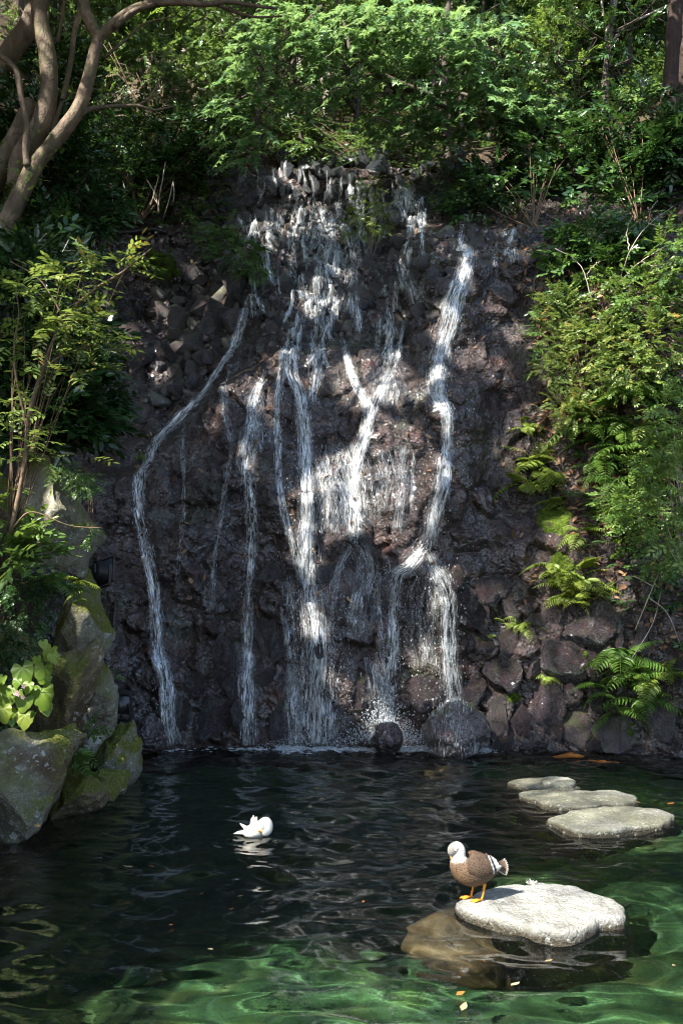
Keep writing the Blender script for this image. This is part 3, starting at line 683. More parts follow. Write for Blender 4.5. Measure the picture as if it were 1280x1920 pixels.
ST = [  # pixel polylines, widths
 ([(472, 560), (455, 610), (430, 662), (400, 712), (360, 757), (320, 800), (285, 845), (263, 890), (260, 930), (268, 990), (276, 1040), (288, 1100), (292, 1160), (296, 1220), (310, 1290), (326, 1396)], [14, 18, 22, 24, 22, 20, 22, 24, 26], 1.0, .6),
 ([(430, 660), (420, 740), (428, 800), (435, 850), (418, 950), (403, 1040), (398, 1160)], [12, 10, 8, 7], .35, 0),
 ([(352, 790), (345, 870), (342, 990), (332, 1100)], [10, 8, 8], .25, 0),
 ([(500, 695), (478, 760), (462, 860), (472, 960), (470, 1080), (464, 1180), (468, 1280), (466, 1396)], [16, 30, 26, 22, 22, 24, 26], .55, .5),
 ([(545, 640), (530, 690), (522, 760), (522, 860), (532, 960), (552, 1035), (570, 1090)], [20, 15, 14, 13, 13, 13], .7, .4),
 ([(560, 640), (545, 690), (562, 740), (570, 800), (574, 880), (578, 960), (574, 1050), (580, 1100)], [28, 26, 22, 26, 30, 30, 30, 34], 1.0, .8),
 ([(580, 1060), (585, 1120), (592, 1200), (592, 1300), (590, 1396)], [34, 52, 70, 80, 88], .55, 0),
 ([(600, 650), (592, 700), (588, 760)], [24, 24, 16], .7, .4),
 ([(642, 640), (655, 690), (675, 735), (690, 770), (680, 830), (665, 890), (662, 960), (665, 1020)], [10, 14, 20, 22, 22, 28, 34, 34], .9, .6),
 ([(735, 690), (708, 740), (695, 790), (682, 840)], [20, 18, 14, 12], .6, .5),
 ([(665, 1010), (690, 1060), (680, 1120), (670, 1200)], [40, 60, 60, 40], .22, 0),
 ([(660, 1020), (630, 1080), (622, 1150)], [14, 12, 10], .4, 0),
 ([(760, 830), (752, 900), (745, 1000)], [22, 22, 20], .25, 0), ([(775, 850), (772, 920), (770, 960)], [8, 8, 6], .3, 0),
 ([(705, 1060), (706, 1130), (715, 1250), (722, 1330)], [16, 18, 20, 22], .3, 0),
 ([(862, 434), (872, 500), (852, 560), (838, 620), (822, 680), (816, 738), (834, 775)], [16, 34, 42, 38, 32, 34, 26], .85, .7),
 ([(822, 690), (818, 735), (838, 775), (836, 830), (830, 900), (816, 960), (802, 1030)], [32, 28, 26, 28, 30, 34], 1.0, 1.0),
 ([(800, 1020), (765, 1062), (745, 1080), (738, 1150), (732, 1250), (724, 1380)], [28, 28, 26, 24, 26, 30], .7, .5),
 ([(802, 1030), (820, 1070), (838, 1120), (836, 1170), (842, 1240), (848, 1330)], [22, 26, 28, 30, 32, 36], .7, .5),
 ([(640, 830), (648, 900), (655, 990)], [90, 130, 110], .34, 0), ([(725, 840), (735, 900), (730, 960)], [60, 80, 60], .3, 0), ([(715, 690), (722, 725), (720, 760)], [70, 90, 60], .34, 0), ([(600, 860), (610, 920), (612, 1000)], [40, 50, 50], .36, 0), ([(480, 740), (490, 790), (485, 850)], [40, 50, 40], .3, 0), ([(848, 1318), (850, 1360), (852, 1396)], [44, 70, 84], .75, 0), ([(540, 1080), (545, 1200), (552, 1330), (552, 1396)], [20, 24, 30, 30], .35, 0), ([(700, 1230), (712, 1320), (716, 1396)], [40, 40, 40], .35, 0), ([(800, 1050), (790, 1150), (800, 1250)], [60, 60, 50], .18, 0),  # leading wide veils: water film that also whitens rock like sunlit sheen
]
# the rubble slope: many small cascades from stone to stone along a few flow lines
FLOW = [([(540, 385), (548, 395), (500, 440), (485, 475), (480, 550)], 22, 22), ([(600, 385), (600, 395), (585, 440), (603, 490), (598, 560), (590, 600)], 26, 34), ([(622, 385), (622, 400), (612, 440), (640, 500), (640, 600)], 18, 24), ([(690, 345), (690, 385), (650, 430), (640, 490)], 16, 16),
        ([(725, 345), (765, 375), (772, 405)], 22, 26), ([(778, 425), (757, 475), (742, 520), (718, 570), (736, 620), (744, 670)], 10, 20), ([(492, 395), (470, 410), (460, 450)], 18, 8), ([(545, 420), (600, 460), (640, 440)], 40, 22), ([(560, 500), (600, 540), (600, 590)], 34, 26), ([(935, 440), (940, 480)], 16, 5), ([(560, 595), (600, 610), (590, 650)], 30, 14)]
for x_, y0_, y1_, dx_ in ((482, 322, 372, 8), (516, 312, 350, 4), (524, 318, 352, 2), (545, 345, 392, 14), (538, 312, 345, -4), (566, 318, 352, 10), (580, 330, 392, 16), (612, 328, 376, 4), (620, 335, 385, 2), (640, 340, 384, -4), (655, 335, 380, 2), (600, 322, 350, 3), (498, 350, 388, -14), (668, 345, 392, 6), (560, 320, 338, 2)):
    ST.append(([(x_, y0_), (x_ + dx_ * .5 + gw.normal(0, 2), (y0_ + y1_) / 2), (x_ + dx_, y1_ + gw.uniform(-12, 16))], [3, 6, 9], gw.uniform(.2, .6), 0))
for pts, sp_, cn in FLOW:
    pl = catmull(np.array(pts, float), 60)
    for k in range(int(cn * 1.05)):
        q = pl[gw.integers(60)] + gw.normal(0, 1, 2) * [sp_ * .75 + 4, 8]; h = gw.uniform(18, 70); dx = gw.normal(0, .22) * h
        ST.append(([tuple(q), (q[0] + dx * .3 + gw.normal(0, 2), q[1] + h * .5), (q[0] + dx, q[1] + h)], [gw.uniform(4, 9), gw.uniform(6, 16), gw.uniform(6, 18)], gw.uniform(.28, .75), 0))
ST += [([(603, 490), (596, 540), (592, 590)], [20, 44, 70], .4, 0), ([(755, 360), (768, 385), (772, 408)], [24, 40, 42], .6, 0), ([(472, 560), (480, 520), (470, 500)], [10, 12, 10], .5, 0)][:2]
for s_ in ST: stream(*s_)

# drops thrown off the falls, splash and foam on the pool
OV = np.array([[1, 0, 0], [-1, 0, 0], [0, 1, 0], [0, -1, 0], [0, 0, 1], [0, 0, -1.]]); OF = np.array([[0, 2, 4], [2, 1, 4], [1, 3, 4], [3, 0, 4], [2, 0, 5], [1, 2, 5], [3, 1, 5], [0, 3, 5]])
def drops(C3, rad, mesh_mat='stream', name='drop_spray', long=3.0):
    C3 = np.asarray(C3); r = np.asarray(rad)
    V = C3[:, None] + OV[None] * (r[:, None] * np.array([1, 1, 1.]))[:, None] * [1, 1, long]
    F = (np.arange(len(C3))[:, None, None] * 6 + OF[None]).reshape(-1, 3)
    o = obj(name, mesh_np(name, V.reshape(-1, 3), F), M[mesh_mat], fall); o.matrix_parent_inverse = Matrix.Translation((0, -12.3, 0)); o['kind'] = 'stuff'
D_ = []
for (x0, y0, x1, y1, n) in ((700, 1060, 870, 1390, 700), (540, 1100, 660, 1390, 700), (290, 1250, 330, 1390, 90), (455, 900, 480, 1390, 120), (520, 650, 600, 1100, 250), (790, 480, 890, 1050, 300), (650, 900, 760, 1200, 120)):
    for _ in range(n):
        P = on_cliff(gw.uniform(x0, x1), gw.uniform(y0, y1)); D_.append(P + [0, -gw.uniform(.03, .28), 0])
drops(np.array(D_), gw.uniform(.0018, .005, len(D_)))
D_ = []
for (px, py, sp, hh, n) in ((722, 1390, .42, .50, 1800), (850, 1338, .30, .18, 700), (590, 1401, .70, .26, 2000), (326, 1396, .12, .12, 150), (466, 1397, .12, .1, 120), (775, 1404, .6, .24, 1500), (840, 1406, .45, .16, 800), (745, 1075, .16, .1, 120), (815, 740, .14, .06, 100)):
    P = on_z(px, py, 0) if py > 1390 else on_cliff(px, py)
    for _ in range(n):
        q = gw.normal(0, 1, 2) * sp * [.5, .3]; D_.append(P + [q[0], q[1] - .08, abs(gw.normal(0, 1)) * hh * math.exp(-abs(q[0]) / sp) * .6])
drops(np.array(D_), gw.uniform(.002, .0065, len(D_)) * np.where(np.arange(len(D_)) < 1800, 1.5, 1.0), 'stream', 'splash', 1.3)
bo = bpy.data.objects['boulder.011']; bc = np.array(bo.location); me_ = bo.data; BV = np.empty(len(me_.vertices) * 3, np.float32); me_.vertices.foreach_get('co', BV); BV = BV.reshape(-1, 3)
sel = BV[(BV[:, 1] < .12) & (BV[:, 2] > -.22) & (np.abs(BV[:, 0] + .06) < .26)]; sel = sel[gw.integers(0, len(sel), 900)]; sel = sel[gw.random(900) < .45 * np.exp(-((sel[:, 0] + .07) / .17) ** 2)]
drops(sel * 1.02 + bc + gw.normal(0, .006, (len(sel), 3)), gw.uniform(.0015, .0045, len(sel)), 'stream', 'spill', 13.0)
# foam flecks lying on the pool along the foot of the falls
mb = MB()
for (x0, x1, n) in ((520, 720, 1500), (690, 915, 2000), (300, 350, 70), (445, 490, 60), (330, 520, 60), (900, 960, 40)):
    for _ in range(n):
        px = gw.uniform(x0, x1); P = on_z(px, 1402 + abs(gw.normal(0, 4)) + gw.uniform(-3, 2), 0); r = gw.uniform(.006, .030)
        a = np.linspace(0, 2 * np.pi, 6, endpoint=False); V = np.column_stack([np.cos(a) * r * gw.uniform(.8, 2.5), np.sin(a) * r * .7, 0 * a]) + P + [0, 0, .012]
        V = np.vstack([V, P + [0, 0, .012 + r * .5]]); mb.add(V, T=[[6, k, (k + 1) % 6] for k in range(6)])
o = obj('pool_foam', mb.mesh('pool_foam'), M['foam']); tag(o, 'white foam on the water along the foot of the falls', 'foam', kind='stuff')
# ------------------------------------------------------------------ leaves, sprays, fronds
OVAL_V = np.array([[0, 0, 0], [.34, .21, .05], [.72, .15, .03], [1, 0, -.04], [.72, -.15, .03], [.34, -.21, .05]])
OVAL_Q = np.array([[0, 3, 2, 1], [0, 5, 4, 3]])
def maple_leaf():
    V = [[0, 0, 0]]; Q = []; A = [-118, -62, 0, 62, 118]; Ls = [.42, .80, 1.0, .80, .42]
    sn = [(-150, .12), (-90, .26), (-31, .36), (31, .36), (90, .26), (150, .12)]
    pts = []
    for k in range(5):
        pts.append((sn[k][0], sn[k][1], .02)); pts.append((A[k], Ls[k], -.08))
    pts.append((sn[5][0], sn[5][1], .02))
    for a, l, z in pts: V.append([.15 + l * math.cos(R(a)), l * math.sin(R(a)), z])
    V[0] = [.12, 0, .03]
    for k in range(5): Q.append([0, 1 + 2 * k, 2 + 2 * k, 3 + 2 * k])
    return np.array(V), np.array(Q)
MAPLE_V, MAPLE_Q = maple_leaf()

def frames(d, n):
    t = unit(d); b = unit(np.cross(n, t)); return np.stack([t, b, np.cross(t, b)], -1)
def place(V, Q, P, Fm, S):
    N = len(P); W = np.einsum('nij,kj->nki', Fm, V) * np.asarray(S).reshape(-1, 1, 1) + P[:, None]
    return W.reshape(-1, 3), (np.arange(N)[:, None, None] * len(V) + Q[None]).reshape(-1, Q.shape[1])
def spray(kind, nl, seed, ll=.42, ang=52, droop=.15, twist=.35):
    """a twig with leaves: returns verts, quads, leaf number per vertex"""
    g = np.random.default_rng(seed); LV, LQ = (MAPLE_V, MAPLE_Q) if kind == 'maple' else (OVAL_V, OVAL_Q)
    P = []; D = []; Nn = []; S = []
    for k in range(nl):
        u = (k + .5) / nl; side = 1 if k % 2 else -1
        if k == nl - 1: a = 0
        else: a = side * R(ang + g.normal(0, 10))
        P.append([u if k < nl - 1 else 1, 0, -droop * u * u]); D.append([math.cos(a), math.sin(a), -droop + g.normal(0, .18)])
        Nn.append([g.normal(0, twist), g.normal(0, twist), 1]); S.append(ll * g.uniform(.75, 1.15) * (1 - .25 * abs(u - .5)))
    V, Q = place(LV, LQ, np.array(P), frames(np.array(D), np.array(Nn)), np.array(S))
    tw, tq, tt = tube(np.array([[0, 0, 0], [.5, 0, -droop * .25], [1, 0, -droop]]), [.012, .009, .005], 3, cap=False)
    idx = np.repeat(np.arange(nl), len(LV))
    return np.vstack([V, tw]), np.vstack([Q, tq + len(V)]), np.concatenate([idx, np.full(len(tw), -1)])
SP = {'oval': [spray('oval', 9, k) for k in range(3)], 'dense': [spray('oval', 14, 10 + k, .36) for k in range(3)], 'maple': [spray('maple', 9, 20 + k, .36, 60, .3, .3) for k in range(3)],
      'glossy': [spray('oval', 8, 30 + k, .50, 45, .1, .5) for k in range(3)], 'pinnate': [spray('oval', 9, 40 + k, .40, 62, .25, .15) for k in range(3)], 'tiny': [spray('oval', 17, 50 + k, .24, 58, .1, .3) for k in range(3)]}
def put_sprays(mb, P, d, n, size, kind, g, tint0=.5, tv=.25, cull=None):
    P = np.asarray(P, float); N = len(P)
    if N == 0: return
    which = g.integers(0, 3, N); size = np.broadcast_to(np.asarray(size, float), (N,))
    for w in range(3):
        m = which == w
        if not m.any(): continue
        V, Q, li = SP[kind][w]; k = m.sum()
        VV, QQ = place(V, Q, P[m], frames(d[m], n[m]), size[m] * g.uniform(.75, 1.25, k))
        base = np.clip(tint0 + g.normal(0, tv * .7, k), 0, 1); lv = g.normal(0, tv * .6, (k, li.max() + 2))
        tn = np.clip(base[:, None] + lv[:, li], 0, 1); tn[:, li < 0] = 0
        if cull is not None:                                     # leave out single leaves that would keep sun off the chosen lit spots
            nl = li.max() + 1; W = VV.reshape(k, len(V), 3); cen = np.stack([W[:, li == q].mean(1) for q in range(nl)], 1)
            ok = np.concatenate([cull(cen.reshape(-1, 3)).reshape(k, nl), np.ones((k, 1), bool)], 1)
            QQ = QQ.reshape(k, len(Q), 4)[ok[:, li[Q[:, 0]]]]
        mb.add(VV, QQ, a=tn.ravel())
def ball(g, n, shell=0.0):
    u = unit(g.normal(size=(n, 3))); r = g.uniform(shell ** 3, 1, n) ** (1 / 3); return u * r[:, None]

def twigs(mb, base, tips, g, r0=.012, wig=.08, sides=4, seg=7):
    """stems from a base to some tips, bending on the way"""
    for q in tips:
        q = np.asarray(q); L = np.linalg.norm(q - base); t = np.linspace(0, 1, seg)[:, None]
        mid = base + (q - base) * t; mid = mid + np.array([0, 0, 1]) * (np.sin(t * np.pi) * L * g.uniform(-.02, .14)) + np.cumsum(g.normal(0, wig * L / seg, (seg, 3)), 0) * t * (1 - t) * 3
        V, Q, T = tube(mid, r0 * (1 - .75 * t[:, 0]), sides); mb.add(V, Q, T, a=.3)

def bush(name, label, cat, mat, ells, base, n, size, kind, droop=.25, up=.75, stems=10, tint=.5, tv=.28, seed=0, stem_mat=None, r0=.012, group=None, shell=0.0, cull=None):
    """a shrub: foliage sprays filling the ellipses (px, py, rx, ry, Y, dY), stems running in from the base"""
    g = np.random.default_rng(seed + 1000); P = []; O = []
    area = np.array([e[2] * e[3] * e[4] ** 2 for e in ells], float); cnt = np.maximum((n * area / area.sum()).astype(int), 3)
    for e, c in zip(ells, cnt):
        b = ball(g, c, shell); Y = e[4] + b[:, 1] * e[5]; px = e[0] + b[:, 0] * e[2]; py = e[1] - b[:, 2] * e[3]
        q = CAM + np.stack([RIGHT * ((x - 640) / FOC) + UPV * (-(y - 960) / FOC) + FWD for x, y in zip(px, py)]) / 1.0
        d = q - CAM; d = d / d[:, 1:2]; P.append(CAM + d * Y[:, None]); O.append(b)
    P = np.vstack(P); O = np.vstack(O); base = np.asarray(base, float)
    out = unit(P - base) * .5 + O * .8 + g.normal(0, .45, P.shape); out[:, 2] = out[:, 2] * .6 - droop
    nr = np.column_stack([g.normal(0, .4, len(P)), g.normal(-.25, .4, len(P)), np.full(len(P), up)])
    root = thing(name, label, cat, tuple(base), group)
    inv = Matrix.Translation(-Vector(base))
    mb = MB(); put_sprays(mb, P, out, nr, size, kind, g, tint, tv, cull)
    f = obj('foliage', mb.mesh('foliage', False), mat, root); f.matrix_parent_inverse = inv
    mb = MB(); sel = P[g.choice(len(P), min(stems, len(P)), replace=False)]; twigs(mb, base, sel, g, r0)
    s = obj('stem', mb.mesh('stem'), stem_mat or M['twig'], root); s.matrix_parent_inverse = inv
    return root

# ------------------------------------------------------------------ forest trees on the hill
def hill_z(x, Y):
    z = np.linspace(9.0, 36, 400); y = cliff_base(np.full_like(z, x), z); return float(np.interp(Y, y, z))
def tree_proto(seed, H, r, spread, nsp, kind, size, low, lean=.1):
    g = np.random.default_rng(seed); mb = MB()
    P = [np.zeros(3)]
    for k in range(7): P.append(P[-1] + np.array([g.normal(0, lean), g.normal(0, lean), 1]) * H / 7)
    P = catmull(P, 18); V, Q, T = tube(np.vstack([[P[0] - [0, 0, .5]], P]), np.concatenate([[r * 1.25], r * (1 - .8 * np.linspace(0, 1, 18))]), 8); mb.add(V, Q, T)
    C_ = []; DD = []
    for k in range(int(13 + H)):
        t0 = g.uniform(low, 1); b = P[int(t0 * 17)]; a = g.uniform(0, 6.3); L = spread * g.uniform(.6, 1.15) * (1.15 - .5 * t0)
        e = b + np.array([math.cos(a) * L, math.sin(a) * L, L * g.uniform(.05, .7)]); m = (b + e) / 2 + [0, 0, -.12 * L] + g.normal(0, .08 * L, 3)
        br = catmull([b, m, e], 9); V, Q, T = tube(br, r * .38 * (1 - .8 * np.linspace(0, 1, 9)) * (1.1 - t0 * .5), 5); mb.add(V, Q, T)
        for j in range(5):
            u = g.uniform(.3, 1); q = br[int(u * 8)]; e2 = q + unit(g.normal(size=3) + [0, 0, .3]) * L * g.uniform(.25, .5)
            V, Q, T = tube(catmull([q, (q + e2) / 2 + g.normal(0, .05 * L, 3), e2], 5), r * .12 * np.linspace(1, .3, 5), 3, cap=False); mb.add(V, Q)
            c = int(nsp / (13 + H) / 5) + 1
            w = e2 + g.normal(0, .30, (c, 3)) * [1, 1, .55]; C_.append(w); DD.append(unit(w - q + g.normal(0, .2, (c, 3))))
    C_ = np.vstack(C_); DD = np.vstack(DD); DD[:, 2] -= .25
    fb = MB(); put_sprays(fb, C_, DD, np.column_stack([g.normal(0, .5, len(C_)), g.normal(0, .5, len(C_)), np.full(len(C_), .8)]), size, kind, g, .5, .3)
    return mb.mesh('trunk'), fb.mesh('crown', False)
PRO = [tree_proto(70, 7.5, .13, 2.1, 620, 'oval', .34, .22), tree_proto(71, 9, .17, 2.5, 640, 'dense', .36, .25, .06), tree_proto(72, 6, .09, 1.8, 560, 'oval', .30, .15, .16), tree_proto(73, 7, .11, 2.0, 580, 'glossy', .32, .2, .12)]
TM = [('leaf_mid', 'bark_dark'), ('leaf_mid', 'bark_pale'), ('leaf_fresh', 'bark_dark'), ('leaf_dark', 'bark_dark')]
TC = {}
def forest_tree(k, x, Y, s, rz, mats, label, group=None):
    key = (k, mats)
    if key not in TC:
        a, b = PRO[k][0].copy(), PRO[k][1].copy(); a.materials.append(M[mats[1]]); b.materials.append(M[mats[0]]); TC[key] = (a, b)
    root = thing('tree', label, 'tree', (x, Y, hill_z(x, Y) - .1), group); root.rotation_euler = (0, 0, rz); root.scale = (s, s, s)
    obj('trunk', TC[key][0], None, root); obj('crown', TC[key][1], None, root); return root
gt = np.random.default_rng(99)
FL = ['broadleaf tree with mid green leaves in the wood above the cliff', 'tall pale barked tree in the wood above the cliff', 'slender tree with bright fresh leaves in the wood above the cliff', 'dark glossy leaved evergreen tree in the wood above the cliff']
rows = [(18.9, 5, 2.1, .62), (20.6, 6, 2.3, .85), (22.8, 7, 2.4, 1.0), (25.5, 10, 2.2, 1.05), (29, 11, 2.6, 1.2), (34, 12, 3.0, 1.5)]
for Y, n, dx, s in rows:
    for k in range(n):
        x = (k - (n - 1) / 2) * dx * 1.02 + gt.normal(0, .35); kk = int(gt.choice(4, p=[.36, .18, .26, .20]))
        forest_tree(kk, x, Y + gt.normal(0, .4), s * gt.uniform(.85, 1.2), gt.uniform(0, 6.3), TM[kk], FL[kk], ['mid green trees above the cliff', 'pale barked trees above the cliff', 'slender bright trees above the cliff', 'dark evergreen trees above the cliff'][kk])

for x, Y, k, sc_ in ((5.0, 18.2, 3, .6), (5.8, 19.4, 0, .8), (4.6, 20.2, 1, .9), (6.6, 18.6, 2, .8), (7.2, 20.5, 3, 1.0), (5.6, 22, 2, 1.0), (7.6, 23, 0, 1.1), (4.2, 18.6, 2, .55), (3.4, 19.3, 0, .6), (-4.9, 18.4, 2, .7), (-5.8, 19.6, 0, .8), (-3.6, 19.0, 2, .7), (-7.0, 20.8, 2, 1.0), (6.4, 25, 1, 1.1), (8.8, 26, 0, 1.2)):
    forest_tree(k, x, Y, sc_, gt.uniform(0, 6.3), TM[k], FL[k], ['mid green trees above the cliff', 'pale barked trees above the cliff', 'slender bright trees above the cliff', 'dark evergreen trees above the cliff'][k])

for x, y, k, sc_ in ((-3.0, -5.5, 0, 1.7), (1.5, -6.5, 1, 1.6), (3.6, -9.5, 3, 2.0), (-7.0, -8.5, 1, 1.8)):  # unseen trees added behind the camera to hold skylight off the cliff
    t_ = forest_tree(k, x, 19, sc_, gt.uniform(0, 6.3), TM[k], 'tall leafy tree behind the viewer, unseen, added to block skylight', 'unseen skylight-blocking trees behind the viewer'); t_.location = (x, y, .35)

def limb_tree(name, label, cat, mat, limbs, base, wob=.0, sides=10):
    """limbs: (pixel points, distance Y or list, widths in px)"""
    root = thing(name, label, cat, tuple(base)); mb = MB(); tips = []
    for pts, Y, w in limbs:
        Ys = np.broadcast_to(np.asarray(Y, float), (len(pts),)) if np.ndim(Y) == 0 else np.interp(np.linspace(0, 1, len(pts)), np.linspace(0, 1, len(Y)), Y)
        P = np.array([at(p[0], p[1], y) for p, y in zip(pts, Ys)]); n = max(10, len(pts) * 5); C_ = catmull(P, n)
        r = np.interp(np.linspace(0, 1, n), np.linspace(0, 1, len(w)), w) * Ys.mean() / FOC / 2 * .88
        r = r * (1 + .10 * fbm(C_ * 3.1, 3, 3)); V, Q, T = tube(C_, r, sides)
        V = V + .012 * fbm(V * 6, 2, 5)[:, None] * unit(V - np.repeat(np.vstack([C_]), sides, 0).mean(0)) if wob else V
        mb.add(V, Q, T); tips.append(C_)
    o = obj('trunk', mb.mesh('trunk'), mat, root); o.matrix_parent_inverse = Matrix.Translation(-Vector(base)); return root, tips

# the smooth-barked tree leaning over the pool
YL = 11.5
left_tree, LT = limb_tree('tree', 'smooth brown barked tree with several curved trunks leaning over the cliff', 'tree', M['bark'], [
    ([(-70, 600), (-30, 500), (10, 425), (48, 345), (70, 305), (105, 262), (145, 208), (163, 160), (176, 105), (188, 62)], YL, [52, 46, 42, 38, 34, 33, 31, 28, 27]),
    ([(186, 75), (172, 45), (158, 12), (150, -60), (140, -160)], YL, [26, 25, 24, 22, 18]),
    ([(186, 72), (205, 52), (240, 24), (275, 9), (330, 4), (385, 8), (430, 3), (470, 10), (520, 16)], [YL, YL, 12.0], [22, 24, 22, 16, 13, 11, 9, 6]),
    ([(290, 8), (250, 22), (215, 50)], YL - .05, [10, 13, 14]), ([(400, 6), (440, 22), (480, 32), (530, 30)], 11.9, [9, 8, 6, 4]), ([(380, 8), (385, 28), (370, 38), (350, 36)], 11.9, [5, 5, 4, 2]),
    ([(28, 350), (38, 300), (58, 265), (80, 225), (92, 170), (90, 105), (78, 50), (72, 0), (70, -120)], YL + .15, [40, 42, 44, 42, 42, 38, 36, 34, 32]),
    ([(-60, 420), (-20, 345), (15, 290), (42, 235), (60, 190)], YL + .35, [52, 54, 50, 40, 30]),
    ([(-10, 100), (15, 115), (32, 135), (40, 180), (50, 235), (48, 280), (52, 312)], YL - .1, [11, 12, 13, 14, 14, 13, 14]),
    ([(-30, 160), (10, 110), (50, 55), (75, 0), (95, -70)], 12.6, [48, 46, 44, 42, 40]),
    ([(140, 225), (165, 206), (200, 200), (255, 198), (290, 206), (330, 198)], [YL, 12.0], [13, 11, 8, 7, 5, 3]), ([(256, 198), (278, 186), (290, 168), (310, 130)], 11.9, [6, 5, 4, 2]),
    ([(95, 265), (104, 230), (122, 170), (134, 110), (140, 60), (160, -20)], 12.3, [9, 10, 11, 12, 12, 11]), ([(108, 80), (116, 40), (122, -20)], 12.6, [8, 7, 7]),
    ([(195, 108), (230, 80), (270, 45), (330, 30)], 12.4, [7, 6, 5, 3]),
], (-4.7, YL, 3.9))
g = np.random.default_rng(3); mb = MB()                          # ivy on the trunk fork
for C_ in (LT[0][12:28], LT[6][:14], LT[7][4:14]):
    for _ in range(120):
        c = C_[g.integers(len(C_))] + unit(g.normal(size=3)) * g.uniform(.07, .15); d = g.normal(size=(1, 3)); put_sprays(mb, c[None], d, unit(g.normal(size=(1, 3))), .10, 'tiny', g, .45)
o = obj('ivy', mb.mesh('ivy', False), M['leaf_fresh'], left_tree); o.matrix_parent_inverse = Matrix.Translation((4.7, -YL, -3.9))

# ---------------------------------------------------------------- unseen leaf canopy overhead, gaps cut where sun should reach rock, pool and plants
PATCH = []
def lit(px, py, r, P=None, Y=None):
    P = on_cliff(px, py) if P is None and Y is None else (at(px, py, Y) if P is None else P); PATCH.append((*P, r * P[1] / FOC))
for a in ((745, 885, 100), (680, 930, 80), (610, 905, 74), (575, 960, 50), (700, 718, 74), (760, 735, 54), (585, 570, 52), (625, 560, 34), (500, 450, 34), (545, 420, 20), (770, 385, 50), (690, 355, 40), (600, 420, 26), (860, 480, 38), (838, 620, 44), (822, 700, 34), (836, 790, 30), (830, 890, 34), (812, 970, 34), (785, 1045, 46), (838, 1120, 40),
          (965, 620, 36), (915, 680, 34), (900, 560, 20), (352, 660, 32), (385, 540, 18), (262, 575, 22), (300, 585, 18), (495, 755, 30), (410, 780, 30), (850, 1340, 70), (580, 1060, 34), (592, 1180, 40), (545, 685, 36), (985, 472, 22), (930, 440, 18), (475, 870, 18), (735, 1000, 24), (720, 1360, 30), (640, 480, 24), (480, 450, 26), (525, 480, 22), (700, 425, 24), (650, 520, 22), (560, 510, 26), (740, 500, 22), (760, 600, 22), (330, 600, 34), (240, 640, 24), (300, 700, 26), (385, 605, 26), (420, 560, 22), (210, 600, 20), (640, 1290, 26), (430, 640, 20), (945, 1310, 26), (1060, 1000, 40)): lit(a[0], a[1], a[2] * .8)
for a in ((1100, 470, 80), (1060, 640, 60), (1110, 720, 60), (1160, 830, 80), (1240, 800, 70), (1250, 950, 80), (1010, 900, 62), (1060, 1110, 60), (1190, 1290, 80), (960, 1180, 36), (1180, 980, 60), (1000, 830, 50), (1100, 560, 40), (1230, 560, 40), (900, 1160, 36), (1000, 1250, 44), (1065, 1235, 40), (930, 1335, 40), (1090, 1170, 34), (1080, 1365, 34), (1000, 1330, 30), (1225, 1340, 40), (870, 1220, 24), (1100, 600, 100), (1180, 700, 110), (1240, 850, 110), (1180, 950, 100), (1235, 1010, 90), (1100, 850, 70), (1160, 1080, 50), (1250, 620, 80)): lit(*a)
for a in ((120, 540, 60, 8.3), (220, 500, 50, 8.4), (180, 650, 60, 8.3), (60, 650, 60, 8.0), (60, 780, 60, 8.0), (140, 850, 60, 8.2), (60, 960, 60, 8.4), (130, 985, 45, 8.4), (95, 920, 50, 9.2), (40, 1300, 70, 8.0), (20, 1040, 40, 8.3), (70, 1440, 50, 7.8), (60, 1520, 50, 7.7), (120, 1010, 40, 9.0), (150, 930, 40, 9.0), (150, 1150, 36, 9.4), (125, 1280, 30, 8.8), (180, 1300, 22, 9.5), (215, 1400, 26, 9.9), (30, 1480, 50, 7.7), (110, 1230, 20, 8.7), (90, 60, 50, 11.4), (80, 200, 30, 11.4), (60, 320, 40, 11.4), (150, 230, 40, 11.4), (250, 20, 40, 11.5),
          (470, 130, 80, 14.8), (460, 260, 60, 14.8), (560, 50, 90, 15), (700, 60, 100, 15.4), (820, 80, 90, 16), (900, 200, 110, 16), (760, 180, 60, 16), (1000, 300, 110, 16), (1150, 350, 90, 15.5), (1120, 120, 90, 18), (980, 90, 80, 18), (620, 200, 60, 17), (540, 240, 50, 17), (1180, 200, 80, 18), (350, 100, 60, 18), (300, 250, 50, 18), (400, 60, 60, 18), (250, 150, 60, 17.6), (480, 40, 70, 20), (1050, 60, 80, 19), (1230, 120, 70, 18), (860, 30, 80, 19), (660, 260, 50, 18), (200, 90, 50, 17)): lit(a[0], a[1], a[2], Y=a[3])
for px, py, r in ((900, 1640, 150), (1010, 1700, 190), (1120, 1690, 130), (1150, 1535, 280), (1080, 1495, 260), (1020, 1470, 200), (475, 1555, 60), (700, 1850, 160), (560, 1880, 130), (850, 1850, 170), (1000, 1850, 150), (420, 1900, 100), (1150, 1830, 150), (760, 1740, 110), (1240, 1700, 120), (1260, 1560, 90), (620, 1790, 60), (300, 1915, 60), (1230, 1480, 60), (500, 1850, 150), (640, 1900, 200), (850, 1900, 200), (1050, 1900, 200), (1220, 1860, 160), (380, 1900, 110), (640, 1770, 90), (900, 1790, 150)): lit(px, py, r, P=on_z(px, py, 0.0))
for px, py, r in ((500, 1850, 150), (640, 1900, 190), (850, 1880, 190), (1050, 1880, 180), (1220, 1860, 160), (640, 1770, 100), (760, 1760, 110), (880, 1800, 130), (420, 1905, 120), (1200, 1760, 120)): lit(px, py, r, P=on_z(px, py, 0.0) + np.array([-.32, .42, 0]))
PATCH = np.array(PATCH)
